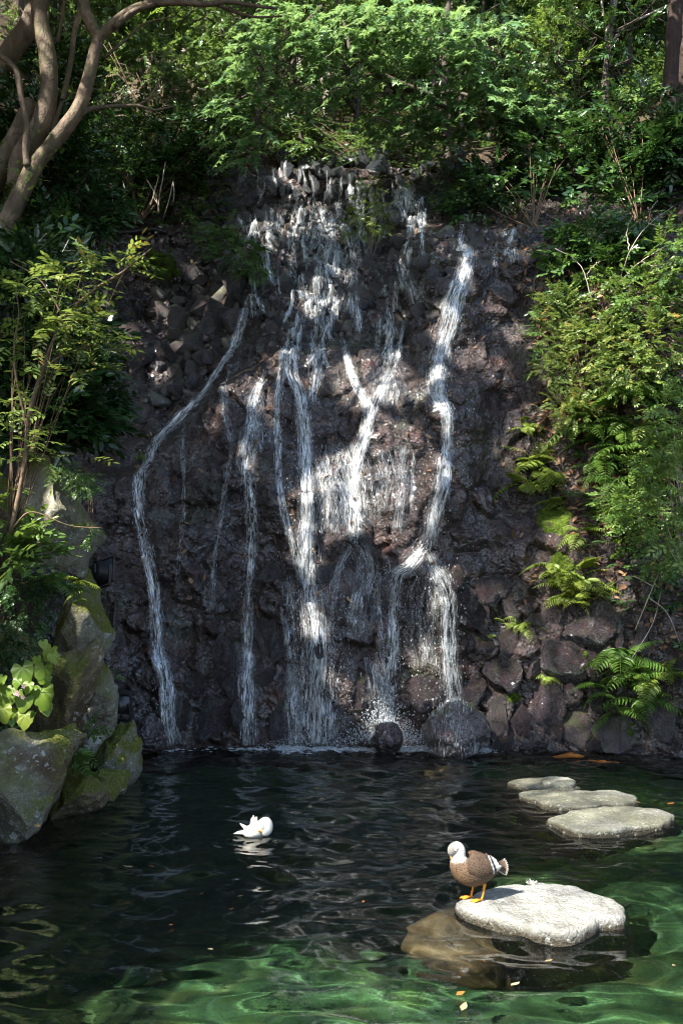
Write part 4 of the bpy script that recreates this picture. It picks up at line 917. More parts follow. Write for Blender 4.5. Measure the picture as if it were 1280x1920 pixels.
def open_to_sun(P, k=1.0):
    """True where a leaf at P would not stand between the sun and a spot chosen to be sunlit"""
    P = np.asarray(P); keep = np.ones(len(P), bool)
    for c in PATCH:
        d = P - c[:3]; t = d @ SUN; q = np.linalg.norm(d - t[:, None] * SUN, axis=1)
        keep &= ~((t > .3) & (q < .08 + c[3] * k * (.85 + .3 * np.sin(np.arctan2(d[:, 0], d[:, 1]) * 3 + c[0] * 5))))
    return keep
def in_view(P, m=25):
    x, y, f = project(P); return (f > 0) & (x > -m) & (x < 1280 + m) & (y > -m) & (y < 1920 + m)
gc = np.random.default_rng(41)
CT = [(-5.2, 8.4, 13.2, 3.4), (-8.3, 5.0, 13.0, 3.6), (-3.8, 11.6, 13.6, 2.8), (-9.0, 9.2, 14.0, 3.6), (-6.4, 1.4, 12.6, 3.4), (-1.4, 8.6, 13.0, 3.0), (-2.9, 4.8, 12.8, 3.0), (-11.3, 6.2, 14.0, 3.4), (-4.6, 2.6, 12.2, 2.6), (-8.8, -1.2, 12.8, 3.4), (1.2, 10.8, 13.6, 2.6), (-5.0, 15.6, 15.6, 3.0), (-.8, 16.2, 16.0, 3.0), (3.4, 16.2, 16.0, 3.0), (-8.2, 14.2, 15.5, 2.8), (7.0, 17.0, 16.6, 2.8)]
for k, (x, y, z, r) in enumerate(CT):
    n = int((76 if y < 13 else 30) * r * r); b = ball(gc, n, .15); P = np.array([x, y, z]) + b * [r, r, 1.7]
    ok = ~in_view(P) & (fbm(P * .9, 2, 61) > -.55); P = P[ok]; n = len(P)
    mb = MB(); d = b[ok] + gc.normal(0, .4, (n, 3)); d[:, 2] = d[:, 2] * .3 - .15
    put_sprays(mb, P, d, np.column_stack([gc.normal(0, .3, n), gc.normal(0, .3, n), np.ones(n)]), .78, 'oval', gc, .5, cull=open_to_sun)
    gz0 = float(bank_z(np.array([min(x, -3.6)]), np.array([min(y, 13.0)]))[0]) if y < 13.3 else hill_z(-4, 18) - 3
    bx0 = min(x, -5.2) - .8; by0 = y - .5
    if y > 13.3: bx0, by0, gz0 = x - 1.2, y + 3.4, hill_z(x - 1.2, y + 3.4) - .1
    else: gz0 = float(bank_z(np.array([bx0]), np.array([by0]))[0]) - .1
    root = thing('tree', 'tall shade tree whose crown spreads high over the pool', 'tree', (bx0, by0, gz0), 'shade trees around the pool')
    inv = Matrix.Translation((-bx0, -by0, -gz0))
    obj('crown', mb.mesh('crown', False), M['leaf_mid'], root).matrix_parent_inverse = inv
    tb = MB(); top = np.array([bx0 * .6 + x * .4, y, z]); V, Q, T = tube(catmull([(bx0, by0, gz0), (bx0 - .1, by0, gz0 + 3), (bx0 * .85 + x * .15, by0 + .1, z - 2.6), tuple(top)], 16), np.linspace(.17, .04, 16), 7); tb.add(V, Q, T)
    tips = P[open_to_sun(P, 1.3)]; tips = tips[gc.choice(len(tips), min(8, len(tips)), replace=False)]; twigs(tb, top - [0, 0, 1.2], tips, gc, .022, .04, 4)
    tv_, tq_, tt_ = tb.v, tb.q, tb.t
    obj('trunk', tb.mesh('trunk'), M['bark_dark'], root).matrix_parent_inverse = inv

# ------------------------------------------------------------------ the maple over the falls
maple, MT = limb_tree('tree', 'maple with lacy bright green leaves arching over the top of the falls', 'tree', M['bark_dark'], [
    ([(850, 470), (842, 380), (838, 290), (832, 200), (834, 120), (838, 40), (845, -60)], 17.6, [20, 18, 17, 16, 15, 14, 12]),
    ([(835, 200), (815, 190), (790, 175), (752, 160), (715, 142), (690, 122), (660, 98), (640, 70), (618, 45), (600, 10)], [17.5, 15.8], [12, 17, 20, 19, 17, 14, 11, 9, 7]),
    ([(655, 95), (650, 60), (640, 30), (628, -20)], 16, [8, 8, 7, 6]), ([(838, 140), (810, 110), (770, 95), (730, 70), (700, 55)], [17.5, 15.5], [9, 8, 7, 5, 3]),
    ([(836, 255), (800, 258), (770, 250), (740, 262)], 17, [7, 7, 6, 3]), ([(600, 15), (575, 40), (555, 75), (545, 110), (530, 150), (522, 180), (490, 215), (482, 260)], [15.8, 14.8], [7, 6, 5, 4, 3, 3, 3, 2]),
    ([(606, 30), (600, 55), (610, 90)], 15.5, [4, 3, 2]), ([(560, 90), (548, 118), (540, 135)], 14.9, [10, 8, 4]), ([(838, 110), (880, 90), (920, 75), (965, 60)], [17.5, 16.5], [8, 6, 5, 3]), ([(836, 170), (880, 180), (930, 215), (980, 235)], [17.5, 16], [7, 6, 4, 2]),
    ([(668, 118), (650, 130), (610, 120), (585, 100)], 15.6, [5, 4, 3, 2]),
], tuple(at(850, 470, 17.6)))
MP_E = [(475, 110, 50, 75, 14.8, .5), (450, 185, 45, 50, 14.7, .4), (445, 275, 34, 34, 14.6, .3), (480, 230, 30, 50, 14.8, .3), (545, 45, 75, 50, 15.0, .6), (600, 100, 50, 50, 15.2, .5), (640, 40, 90, 45, 15.3, .6), (720, 30, 100, 50, 15.4, .7),
        (745, 105, 70, 65, 15.6, .6), (800, 60, 90, 60, 15.8, .7), (860, 120, 80, 60, 16, .7), (900, 60, 80, 50, 16, .7), (870, 200, 90, 40, 16, .6), (930, 190, 80, 36, 16, .6), (960, 150, 70, 50, 16.2, .6), (780, 190, 80, 40, 15.8, .6), (740, 230, 60, 36, 16, .5), (830, 250, 80, 34, 16.2, .5), (1010, 200, 70, 30, 16.2, .5), (560, 170, 40, 40, 15.2, .4), (640, 175, 45, 30, 15.8, .4)]
g = np.random.default_rng(17); mb = MB(); CC = []; DD = []
for (px, py, rx, ry, Y, dY) in MP_E:
    n = int(rx * ry * .0135); 
    b = ball(g, n); lay = np.round(b[:, 2] * 3 + g.normal(0, .12, n)) / 3          # leaves hang in tiers
    for k in range(n):
        CC.append(at(px + b[k, 0] * rx, py - lay[k] * ry, Y + b[k, 1] * dY)); DD.append([b[k, 0] * .8 - .35 + g.normal(0, .5), b[k, 1] * .6 - .5 + g.normal(0, .4), -.35 + g.normal(0, .15)])
CC = np.array(CC); DD = np.array(DD); n = len(CC)
put_sprays(mb, CC, DD, np.column_stack([g.normal(-.2, .25, n), g.normal(-.3, .25, n), np.ones(n)]), .33, 'maple', g, .6, .3)
o = obj('crown', mb.mesh('crown', False), M['maple'], maple); bp_ = at(850, 470, 17.6); o.matrix_parent_inverse = Matrix.Translation(-Vector(bp_))

# other distinct trunks of the wood
for lab, mat, limbs in (
    ('pale barked tree with a forked top standing behind the glossy shrub', 'bark_pale', [([(1118, 400), (1124, 300), (1130, 200), (1138, 120), (1140, 60), (1160, -30)], 18.4, [20, 19, 18, 17, 14, 12]), ([(1142, 85), (1170, 50), (1210, 30), (1262, 5)], 18.2, [8, 7, 6, 4]), ([(1139, 70), (1130, 30), (1125, -20)], 18.5, [8, 7, 6])]),
    ('thick red brown trunk at the edge of the wood above the withered twigs', 'bark_red', [([(1228, 420), (1240, 330), (1250, 230), (1258, 120), (1268, -40)], 16.8, [46, 42, 38, 35, 32])]),
    ('second red brown trunk standing close behind the thick one', 'bark_red', [([(1290, 420), (1286, 300), (1284, 200), (1276, 60), (1276, -40)], 17.6, [34, 30, 30, 26, 22])]),
    ('thin straight pale trunk deep in the wood behind the maple', 'bark_pale', [([(1004, 330), (1002, 220), (1000, 120), (996, -20)], 20.5, [11, 11, 10, 9])]),
    ('thin dark leaning trunk with bare side branches behind the maple', 'bark_dark', [([(905, 350), (915, 260), (930, 150), (905, 60), (908, -30)], 19, [12, 11, 10, 9, 8]), ([(925, 170), (960, 130), (1000, 95), (1030, 85)], 18.8, [6, 5, 4, 2]), ([(918, 125), (950, 80), (1000, 40), (1025, 10)], 18.8, [6, 5, 4, 3])]),
    ('slim dark trunk rising beside the block wall at the lip', 'bark_dark', [([(482, 320), (486, 270), (482, 200), (490, 100), (480, 0)], 18.2, [18, 15, 13, 11, 10]), ([(575, 300), (560, 240), (565, 200)], 18.2, [9, 7, 5])]),
    ('slender twisted trunk leaning at the lip beside the maple trunk', 'bark_dark', [([(740, 340), (760, 280), (790, 230), (815, 140), (800, 40), (810, -30)], 18.4, [11, 10, 10, 9, 8, 7]), ([(765, 270), (730, 230), (700, 220)], 18.3, [6, 4, 3])]),
): limb_tree('tree', lab, 'tree', M[mat], limbs, tuple(at(*limbs[0][0][0], limbs[0][1])))

# ------------------------------------------------------------------ shrubs
cl = lambda x, y: tuple(on_cliff(x, y))
bush('shrub', 'glossy dark evergreen shrub spreading over the lip beside the falls', 'shrub', M['leaf_dark'], [(960, 340, 100, 45, 16.0, .7), (1040, 270, 110, 50, 16.2, .7), (900, 380, 60, 36, 15.8, .5), (1090, 330, 90, 50, 15.8, .7), (1010, 220, 80, 40, 16.6, .6)], cl(1000, 430), 620, .26, 'glossy', seed=1, stems=10, tint=.6, r0=.010)
bush('shrub', 'tall dark glossy shrub in front of the red brown trunks', 'shrub', M['leaf_dark'], [(1190, 220, 80, 70, 15.6, .6), (1230, 310, 80, 70, 15.4, .6), (1170, 370, 80, 40, 15.2, .6), (1120, 240, 60, 60, 16, .5)], cl(1200, 430), 480, .25, 'glossy', seed=2, stems=8, tint=.5, r0=.010)
bush('shrub', 'sunlit glossy shrub growing on the slope below the withered twigs', 'shrub', M['leaf_dark'], [(1110, 440, 66, 34, 13.2, .4), (1160, 470, 60, 30, 13.0, .4), (1070, 480, 45, 26, 13.2, .3), (1190, 430, 45, 26, 13.0, .3)], cl(1105, 560), 420, .20, 'glossy', seed=3, stems=9, tint=.75, stem_mat=M['twig_pale'])
bush('shrub', 'loose yellow green shrub with small leaves on the slope', 'shrub', M['leaf_yellow'], [(1060, 580, 55, 40, 12.9, .3), (1090, 650, 70, 50, 12.7, .35), (1030, 690, 40, 26, 12.6, .25), (1120, 730, 55, 34, 12.5, .3)], cl(1095, 760), 560, .16, 'tiny', seed=4, stems=14, tint=.5)
bush('shrub', 'small yellow green shrub above the ferns on the slope', 'shrub', M['leaf_yellow'], [(1085, 770, 48, 30, 12.4, .25), (1050, 755, 34, 20, 12.4, .2)], cl(1100, 820), 160, .15, 'tiny', seed=5, stems=6, tint=.65)
bush('shrub', 'dark leafy shrub hugging the slope beside the falls', 'shrub', M['leaf_mid'], [(1070, 540, 60, 60, 13.2, .3), (1040, 620, 40, 60, 13.1, .3), (1150, 600, 60, 60, 13.0, .4)], cl(1080, 640), 380, .17, 'dense', seed=6, stems=10, tint=.45)
bush('shrub', 'bright green shrub with pale twigs at the end of the slope', 'shrub', M['leaf_fresh'], [(1262, 800, 50, 70, 10.6, .4), (1250, 920, 60, 70, 10.4, .4), (1275, 1010, 40, 50, 10.3, .3), (1230, 860, 36, 40, 10.7, .3)], tuple(at(1300, 1120, 10.6)), 300, .17, 'oval', seed=7, stems=16, tint=.7, stem_mat=M['twig_pale'], r0=.008)
bush('shrub', 'green shrub over the ferns at the foot of the slope', 'shrub', M['leaf_fresh'], [(1190, 960, 44, 50, 11.6, .25), (1150, 940, 34, 30, 11.8, .2), (1240, 1040, 40, 40, 11.2, .25)], cl(1200, 1040), 230, .15, 'oval', seed=8, stems=8, tint=.5)
bush('shrub', 'small light green shrub with two thin stems among the falling water', 'shrub', M['leaf_yellow'], [(690, 390, 30, 40, 15.4, .2), (668, 420, 26, 30, 15.3, .2), (715, 410, 20, 30, 15.4, .2), (690, 350, 20, 20, 15.5, .15)], cl(695, 490), 230, .15, 'tiny', seed=9, stems=6, tint=.35, stem_mat=M['twig_pale'])
bush('shrub', 'dark green shrub on the rubble beside the upper falls', 'shrub', M['leaf_mid'], [(440, 470, 50, 36, 14.9, .3), (480, 505, 36, 22, 14.6, .25), (400, 440, 50, 30, 15.2, .3)], cl(450, 520), 260, .17, 'dense', cull=open_to_sun, seed=10, stems=9, tint=.55)
bush('shrub', 'shaded evergreen shrub on the bank behind the yellow green shrub', 'shrub', M['leaf_dark'], [(60, 520, 110, 80, 10.0, .5), (110, 640, 100, 70, 9.8, .5), (60, 760, 120, 80, 9.6, .5), (150, 760, 60, 70, 9.9, .4)], tuple(at(60, 900, 9.8)), 1100, .25, 'glossy', cull=open_to_sun, seed=11, stems=14, tint=.35, r0=.02)
bush('shrub', 'dark undergrowth bush against the shaded rock at the lip', 'shrub', M['leaf_dark'], [(200, 330, 120, 60, 16.4, .6), (330, 300, 90, 50, 17, .6), (380, 250, 70, 60, 17.4, .6), (250, 250, 110, 60, 17, .6)], tuple(at(260, 420, 16.6)), 900, .26, 'oval', cull=open_to_sun, seed=12, stems=24, tint=.5, r0=.02, stem_mat=M['twig'])
bush('shrub', 'loose bush of withered pinkish leaves behind the leaning tree', 'shrub', M['leaf_pinkish'], [(300, 150, 90, 60, 17.6, .5), (330, 210, 90, 40, 17.6, .5), (250, 210, 70, 50, 17.4, .4)], tuple(at(290, 330, 17.4)), 170, .2, 'tiny', seed=13, stems=26, tint=.45)
bush('shrub', 'mid green bush with many small leaves behind the leaning tree', 'shrub', M['leaf_mid'], [(330, 120, 110, 70, 18, .7), (240, 110, 90, 80, 17.6, .7), (390, 170, 70, 70, 18, .6), (300, 240, 110, 50, 17.8, .6)], tuple(at(320, 340, 17.8)), 620, .24, 'dense', cull=open_to_sun, seed=14, stems=20, tint=.6, r0=.02)
bush('shrub', 'dark leaved bush on the bank beyond the leaning trunks', 'shrub', M['leaf_dark'], [(20, 250, 90, 90, 12.6, .5), (110, 300, 80, 80, 13, .5), (110, 140, 60, 90, 13.4, .5), (160, 390, 70, 60, 13.2, .5), (60, 420, 80, 60, 12, .5)], tuple(at(60, 520, 12.6)), 1100, .24, 'glossy', cull=open_to_sun, seed=15, stems=18, tint=.45, r0=.02)
bush('shrub', 'bushy green undergrowth hanging over the block wall', 'shrub', M['leaf_mid'], [(620, 265, 110, 40, 18, .6), (740, 275, 80, 46, 17.8, .5), (540, 250, 60, 50, 18.2, .5), (800, 320, 50, 50, 17.2, .4), (850, 360, 50, 50, 16.6, .4)], tuple(at(700, 320, 18)), 420, .24, 'oval', cull=open_to_sun, seed=16, stems=40, tint=.4, r0=.014)
bush('shrub', 'trailing bright shrub spilling down between the two fern groups', 'shrub', M['leaf_yellow'], [(1130, 640, 60, 60, 12.4, .3), (1180, 700, 60, 50, 12.0, .3), (1230, 640, 60, 60, 12.0, .3)], cl(1180, 700), 330, .16, 'dense', seed=30, stems=8, tint=.5, r0=.006)
bush('shrub', 'fresh green shrub under the pale dead twigs', 'shrub', M['leaf_fresh'], [(1200, 560, 60, 50, 12.4, .3), (1260, 480, 40, 60, 12.2, .3), (1160, 520, 40, 40, 12.8, .3)], cl(1200, 560), 260, .17, 'oval', seed=31, stems=8, tint=.5, r0=.006)
for k, (x, y, r, mt, kd, lab) in enumerate(((1245, 150, 55, 'leaf_mid', 'oval', 'leafy green bush behind the thick red brown trunk'), (1185, 105, 60, 'leaf_fresh', 'oval', 'light green bush beside the forked pale tree'), (1262, 40, 60, 'leaf_mid', 'dense', 'dense bush high on the slope behind the red brown trunks'), (1270, 260, 50, 'leaf_dark', 'glossy', 'dark bush at the foot of the second red brown trunk'), (1050, 90, 60, 'leaf_mid', 'oval', 'mid green bush under the thin straight pale trunk'), (1110, 40, 60, 'leaf_fresh', 'oval', 'light bush at the top of the slope beyond the forked tree'))):
    Pq = on_cliff(x, y); Pq = at(x, y, Pq[1] - .5)
    bush('shrub', lab, 'shrub', M[mt], [(x, y, r, r * .9, Pq[1], .5), (x - r * .6, y + r * .5, r * .7, r * .5, Pq[1] - .3, .4)], tuple(at(x, y + r * .8, Pq[1] + .3)), 330, .28, kd, seed=50 + k, stems=9, tint=.5, r0=.012)
# yellow-green shrub arching over the boulders
YS = 8.4
yb = tuple(at(20, 1010, 8.6))
ys = bush('shrub', 'yellow green shrub with arching brown branches above the mossy boulders', 'shrub', M['leaf_yellow'], [
    (210, 490, 66, 22, YS, .25), (140, 520, 60, 30, YS, .25), (60, 540, 60, 40, YS - .1, .25), (120, 600, 70, 34, YS, .3), (180, 640, 66, 16, YS + .1, .2), (60, 640, 60, 40, YS - .1, .3), (140, 690, 66, 18, YS, .25), (60, 760, 50, 24, YS, .25), (40, 820, 50, 30, YS, .25), (110, 862, 80, 8, YS + .1, .2), (90, 988, 85, 6, YS + .3, .15), (160, 600, 50, 16, YS, .2)],
    yb, 270, .185, 'pinnate', droop=.15, up=1.5, seed=20, stems=30, tint=.55, tv=.22, r0=.006)
mb = MB()
for pts, w in (([(20, 1000), (45, 880), (55, 780), (82, 690), (120, 600), (175, 545), (230, 510), (285, 465)], [9, 9, 9, 8, 7, 6, 4, 2]), ([(82, 690), (120, 665), (160, 650), (200, 640)], [5, 4, 3, 2]), ([(50, 800), (30, 700), (28, 640), (36, 590), (30, 540)], [5, 5, 4, 3, 2]), ([(120, 600), (100, 560), (70, 520), (20, 490)], [4, 3, 3, 2]), ([(24, 990), (60, 960), (130, 985), (190, 990)], [4, 3, 2, 2])):
    P = np.array([at(x, y, YS) for x, y in pts]); C_ = catmull(P, 30); V, Q, T = tube(C_, np.interp(np.linspace(0, 1, 30), np.linspace(0, 1, len(w)), w) * YS / FOC / 2, 6); mb.add(V, Q, T)
o = obj('branch', mb.mesh('branch'), M['twig'], ys); o.matrix_parent_inverse = Matrix.Translation(-Vector(yb))
bush('ivy', 'small leaved ivy trailing over the dark boulder above the lime leaves', 'ivy', M['leaf_dark'], [(40, 1130, 60, 60, 9.0, .12), (30, 1200, 60, 40, 8.9, .12), (90, 1090, 40, 30, 9.1, .1), (30, 1250, 50, 40, 8.8, .1)], tuple(at(-20, 1260, 9.3)), 420, .11, 'tiny', droop=.7, seed=21, stems=20, tint=.5, r0=.004)
bush('plant', 'glossy green leafy plant growing beside the topmost boulder', 'plant', M['leaf_fresh'], [(28, 1000, 40, 26, 8.6, .12), (20, 1050, 34, 34, 8.5, .12), (80, 1040, 22, 14, 8.7, .1), (10, 920, 16, 24, 8.5, .1)], tuple(at(0, 1110, 8.8)), 60, .22, 'glossy', droop=.1, seed=22, stems=10, tint=.3, r0=.005)
bush('ivy', 'trailing ivy creeping down the edge of the topmost boulder', 'ivy', M['leaf_mid'], [(160, 905, 26, 20, 9.1, .1), (130, 890, 30, 10, 9.1, .1), (172, 1000, 8, 24, 9.2, .08)], tuple(at(165, 880, 9.5)), 110, .11, 'tiny', droop=.5, seed=23, stems=8, tint=.4, r0=.004)
bush('plant', 'small leafy plant rooted between the tall slab and the narrow boulder', 'plant', M['leaf_fresh'], [(163, 1368, 14, 12, 9.5, .06)], tuple(at(158, 1385, 9.6)), 7, .14, 'glossy', seed=24, stems=4, tint=.2, r0=.004)
bush('plant', 'small plant with upright leaves beside the waterline fern', 'plant', M['leaf_fresh'], [(137, 1425, 10, 20, 8.75, .05)], tuple(at(138, 1450, 8.8)), 6, .15, 'glossy', seed=25, stems=4, tint=.25, r0=.004)
bush('plant', 'thin stemmed seedling growing out of the shaded rock face', 'plant', M['leaf_fresh'], [(216, 1212, 9, 6, 11.2, .05), (216, 1262, 8, 12, 11.2, .05)], tuple(at(208, 1285, 11.3)), 6, .11, 'oval', seed=26, stems=5, tint=.5, r0=.003)
bush('plant', 'tiny bright plant on the rock beside the heaviest stream', 'plant', M['leaf_fresh'], [(780, 804, 8, 8, 12.9, .05)], cl(778, 812), 6, .09, 'oval', seed=27, stems=3, tint=.9, r0=.003)
bush('plant', 'low green plants on the dark ledge beside the rubble', 'plant', M['leaf_fresh'], [(210, 758, 16, 16, 13.0, .1), (265, 850, 10, 8, 12.9, .08)], cl(212, 770), 26, .12, 'oval', seed=28, stems=5, tint=.35, r0=.004)

# bare pale twigs on the slope
mb = MB(); g = np.random.default_rng(6); b0 = at(1145, 590, 12.6)
for pts in ([(1145, 590), (1160, 530), (1180, 470), (1215, 420), (1262, 385)], [(1160, 530), (1200, 490), (1250, 460), (1290, 440)], [(1180, 470), (1175, 430), (1195, 385)], [(1200, 490), (1230, 500), (1262, 488)], [(1110, 570), (1098, 520), (1080, 490), (1040, 465)], [(1262, 560), (1258, 575), (1275, 600), (1290, 610)], [(1185, 600), (1220, 588), (1262, 580)], [(1098, 520), (1110, 500), (1125, 490)],
            [(1215, 420), (1240, 425), (1262, 430)], [(1215, 420), (1218, 395), (1232, 375)]):
    C_ = catmull([at(x, y, 12.6 + g.normal(0, .08)) for x, y in pts], 16) + g.normal(0, .006, (16, 3)); V, Q, T = tube(C_, np.linspace(.007, .0025, 16), 5); mb.add(V, Q, T)
o = obj('dead_shrub', mb.mesh('dead_shrub'), M['twig_pale']); tag(o, 'bare pale twigs of a dead shrub on the slope', 'shrub')
mb = MB(); g = np.random.default_rng(8); bq = at(1190, 1180, 11.3)
for pts in ([(1190, 1180), (1215, 1120), (1240, 1060), (1262, 1020)], [(1225, 1100), (1180, 1080), (1140, 1100)], [(1180, 1240), (1222, 1170), (1240, 1100)], [(1215, 1120), (1250, 1150), (1275, 1210)], [(1131, 1030), (1138, 1010), (1160, 1005)], [(1240, 1060), (1215, 1030), (1190, 1020)]):
    C_ = catmull([at(x, y, 11.2 + g.normal(0, .06)) for x, y in pts], 14); V, Q, T = tube(C_, np.linspace(.006, .0025, 14), 4); mb.add(V, Q, T)
o = obj('dead_branch', mb.mesh('dead_branch'), M['twig_pale']); tag(o, 'thin bare branch hanging before the rocks at the foot of the slope', 'branch')
mb = MB(); g = np.random.default_rng(18)
for k in range(16):
    x = g.uniform(125, 390); y = g.uniform(290, 360); L = g.uniform(30, 90); a = g.normal(0, 14)
    C_ = catmull([at(x, y, 16.3), at(x + a * .3 + g.normal(0, 4), y + L * .5, 16.1), at(x + a, y + L, 16.0)], 8); V, Q, T = tube(C_, np.linspace(.010, .004, 8), 4); mb.add(V, Q, T)
o = obj('hanging_roots', mb.mesh('hanging_roots'), M['twig_pale']); tag(o, 'thin pale roots hanging from the shaded lip of the rock', 'roots', kind='stuff')

# ------------------------------------------------------------------ ferns
def frond_mesh(seed, n=14, wid=.24, arch=.55, tipdrop=.5):
    g = np.random.default_rng(seed); mb = MB(); t = np.linspace(0, 1, 12); z = arch * t * .55 - tipdrop * t ** 2.1
    C_ = np.column_stack([t * .92, .04 * np.sin(t * 3 + seed), z]); V, Q, T = tube(C_, np.linspace(.010, .003, 12), 3, cap=False); mb.add(V, Q, a=.3)
    for k in range(n):
        u = .12 + .86 * (k / (n - 1)); c = np.array([np.interp(u, t, C_[:, i]) for i in range(3)]); l = wid * math.sin(math.pi * min(1, (u * .88 + .16))) ** .8 * (1.12 - u * .55) + .02
        tg = unit(np.array([np.interp(min(u + .05, 1), t, C_[:, i]) for i in range(3)]) - c + 1e-6)
        for sd in (1, -1):
            d = unit(tg * .45 + np.array([0, sd, 0]) + [0, 0, -.22 + g.normal(0, .08)]); nn = np.array([[0, -sd * .2, 1.0]]) + g.normal(0, .12, (1, 3))
            LV = OVAL_V * [1, .50, 1]; LV = LV.copy(); LV[1, 1] *= 1.15; LV[5, 1] *= 1.15; LV[3, 2] = -.18
            VV, QQ = place(LV, OVAL_Q, c[None], frames(d[None], nn), [l]); mb.add(VV, QQ, a=np.clip(.5 + .3 * (u - .5) + g.normal(0, .12), 0, 1))
    return mb.mesh('frond', False)
FR = [frond_mesh(k, 12 + k, .24 + .02 * (k % 3), .5 + .1 * (k % 2), .5 + .12 * (k % 3)) for k in range(5)]; FC = {}
gf = np.random.default_rng(31)
def fern(px, py, n, size, label, mat='fern', Y=None, fan=2.6, group=None, out=.0, up=.12, az0=-math.pi / 2):
    P = on_cliff(px, py) if Y is None else at(px, py, Y); root = thing('fern', label, 'fern', tuple(P), group)
    for k in range(n):
        key = (int(gf.integers(5)), mat)
        if key not in FC: m_ = FR[key[0]].copy(); m_.materials.append(M[mat]); FC[key] = m_
        o = obj('frond', FC[key], None, root); az = az0 + (k / max(n - 1, 1) - .5) * fan + gf.normal(0, .18); s = size * 1.3 * gf.uniform(.75, 1.2)
        o.rotation_mode = 'XYZ'; o.rotation_euler = (gf.normal(0, .2), -up + gf.normal(.0, .28), az); o.scale = (s, s, s); o.location = (gf.normal(0, .03), gf.normal(-.04, .02), gf.normal(0, .05))
FE = [(1100, 800, 8, .55, 'dark green fern below the yellow green shrub on the slope', 'fern'), (1180, 745, 9, .55, 'tall green fern at the top of the fern bank', 'fern'), (1190, 850, 9, .60, 'broad fern in the middle of the fern bank', 'fern'), (1140, 870, 8, .5, 'fern hanging from the edge of the fern bank', 'fern'), (1230, 740, 7, .45, 'fern in shade beside the tall green fern', 'fern'),
      (985, 800, 6, .32, 'pale small fern growing from the rock face above the moss', 'fern_light'), (1010, 880, 11, .46, 'bright yellow green fern at the top of the mossy ridge', 'fern_light'), (980, 920, 6, .42, 'pale fern drooping from the mossy ridge', 'fern_light'), (1035, 1075, 6, .34, 'pale fern at the foot of the mossy ridge', 'fern_light'), (1085, 1085, 9, .42, 'fern in full sun over the dark round boulder', 'fern_light'),
      (1080, 1120, 6, .34, 'yellowish fern hanging over the dark round boulder', 'fern_light'), (1082, 1000, 6, .32, 'single fern with spread fronds beside the mossy ridge', 'fern_light'), (975, 1165, 7, .26, 'small fern beside the pale flat rock', 'fern_light'), (930, 1175, 4, .22, 'little drooping fern on the wet rocks', 'fern_light'), (1025, 1272, 5, .20, 'tiny fern on the round wet boulder', 'fern_light'),
      (1165, 1235, 13, .46, 'largest fern hanging over the rocks by the water', 'fern'), (1130, 1290, 7, .42, 'fern with thin fronds beside the largest fern', 'fern'), (1225, 1270, 8, .44, 'fern with yellowing fronds behind the largest fern', 'fern_light'), (1120, 960, 6, .32, 'shaded fern beside the wet channel', 'fern'), (1195, 985, 6, .38, 'fern under the green shrub', 'fern'),
      (380, 488, 4, .16, 'small bright fern on the rubble', 'fern_light'), (290, 500, 6, .34, 'dark fern beside the mossy stone on the rubble', 'fern')]
for a in FE: fern(*a)
for x, y, n_, z_, mt in ((1120, 830, 7, .40, 'fern'), (1160, 800, 7, .45, 'fern'), (1210, 800, 8, .45, 'fern_light'), (1150, 905, 7, .42, 'fern'), (1215, 905, 8, .42, 'fern'), (1240, 860, 7, .42, 'fern_light'), (1165, 955, 7, .40, 'fern_light'), (1110, 865, 6, .36, 'fern')): fern(x, y, n_, z_, 'green fern among the close set ferns on the slope', mt, group='ferns of the fern bank')
for x, y, n_, z_ in ((1040, 945, 7, .30), (990, 870, 7, .32), (1020, 900, 8, .36), (1060, 1130, 7, .30), (1105, 1110, 7, .30), (1045, 1105, 6, .28)): fern(x, y, n_, z_, 'pale yellow green fern on the mossy ridge', 'fern_light', group='pale ferns of the mossy ridge')
for x, y, n_, z_ in ((1200, 1310, 8, .42), (1150, 1325, 7, .38), (1180, 1270, 9, .45)): fern(x, y, n_, z_, 'green fern hanging low over the waterside rocks', 'fern', group='waterside ferns')
fern(120, 1085, 7, .30, 'bright fern between the two lichen boulders', 'fern', Y=9.1)
fern(152, 1098, 5, .22, 'pale fern beside the upper floodlight', 'fern_light', Y=9.4)
fern(142, 1432, 5, .30, 'small fern at the waterline under the tall slab', 'fern', Y=8.75, az0=-.5, fan=1.4)

# ------------------------------------------------------------------ moss, litter and undergrowth of the slope
def moss_pad(name, label, box, seed, thick=.07, mat='moss'):
    x0, y0, x1, y1 = box; n = 22; mb = []; g = np.random.default_rng(seed)
    P = np.array([[on_cliff(x0 + (x1 - x0) * i / (n - 1), y0 + (y1 - y0) * j / (n - 1)) for j in range(n)] for i in range(n)])
    u = np.linspace(-1, 1, n); rr = np.hypot(*np.meshgrid(u, u, indexing='ij')); h = thick * np.clip(1 - rr ** 2 * 1.5 + .75 * fbm(P * 5.5 + seed, 3, seed), -4, 1.1) + .018 * fbm(P * 14, 3, seed)
    P = P + np.array([0, -.8, .4]) * h[..., None]
    o = obj(name, mesh_np(name, P.reshape(-1, 3), grid_faces(n, n)[:, ::-1]), M[mat]); tag(o, label, 'moss')
moss_pad('moss', 'bright green moss ridge under the yellow green ferns', (1000, 940, 1075, 1005), 1, .05)
moss_pad('moss', 'green moss cushion lower on the mossy ridge', (1020, 1010, 1075, 1120), 2)
moss_pad('moss', 'round moss patch beside the wet channel', (1130, 1085, 1160, 1130), 3, .04)
moss_pad('moss', 'moss cap on the stone beside the round wet boulder', (1085, 1215, 1130, 1248), 4, .05)
moss_pad('moss', 'moss cap on the pale rock by the water', (1050, 1335, 1105, 1362), 5, .04)
moss_pad('moss', 'yellow green moss on the rock under the largest fern', (1130, 1340, 1190, 1400), 6, .05)
moss_pad('moss', 'small moss tuft between the pale rocks by the water', (945, 1295, 980, 1320), 7, .04)
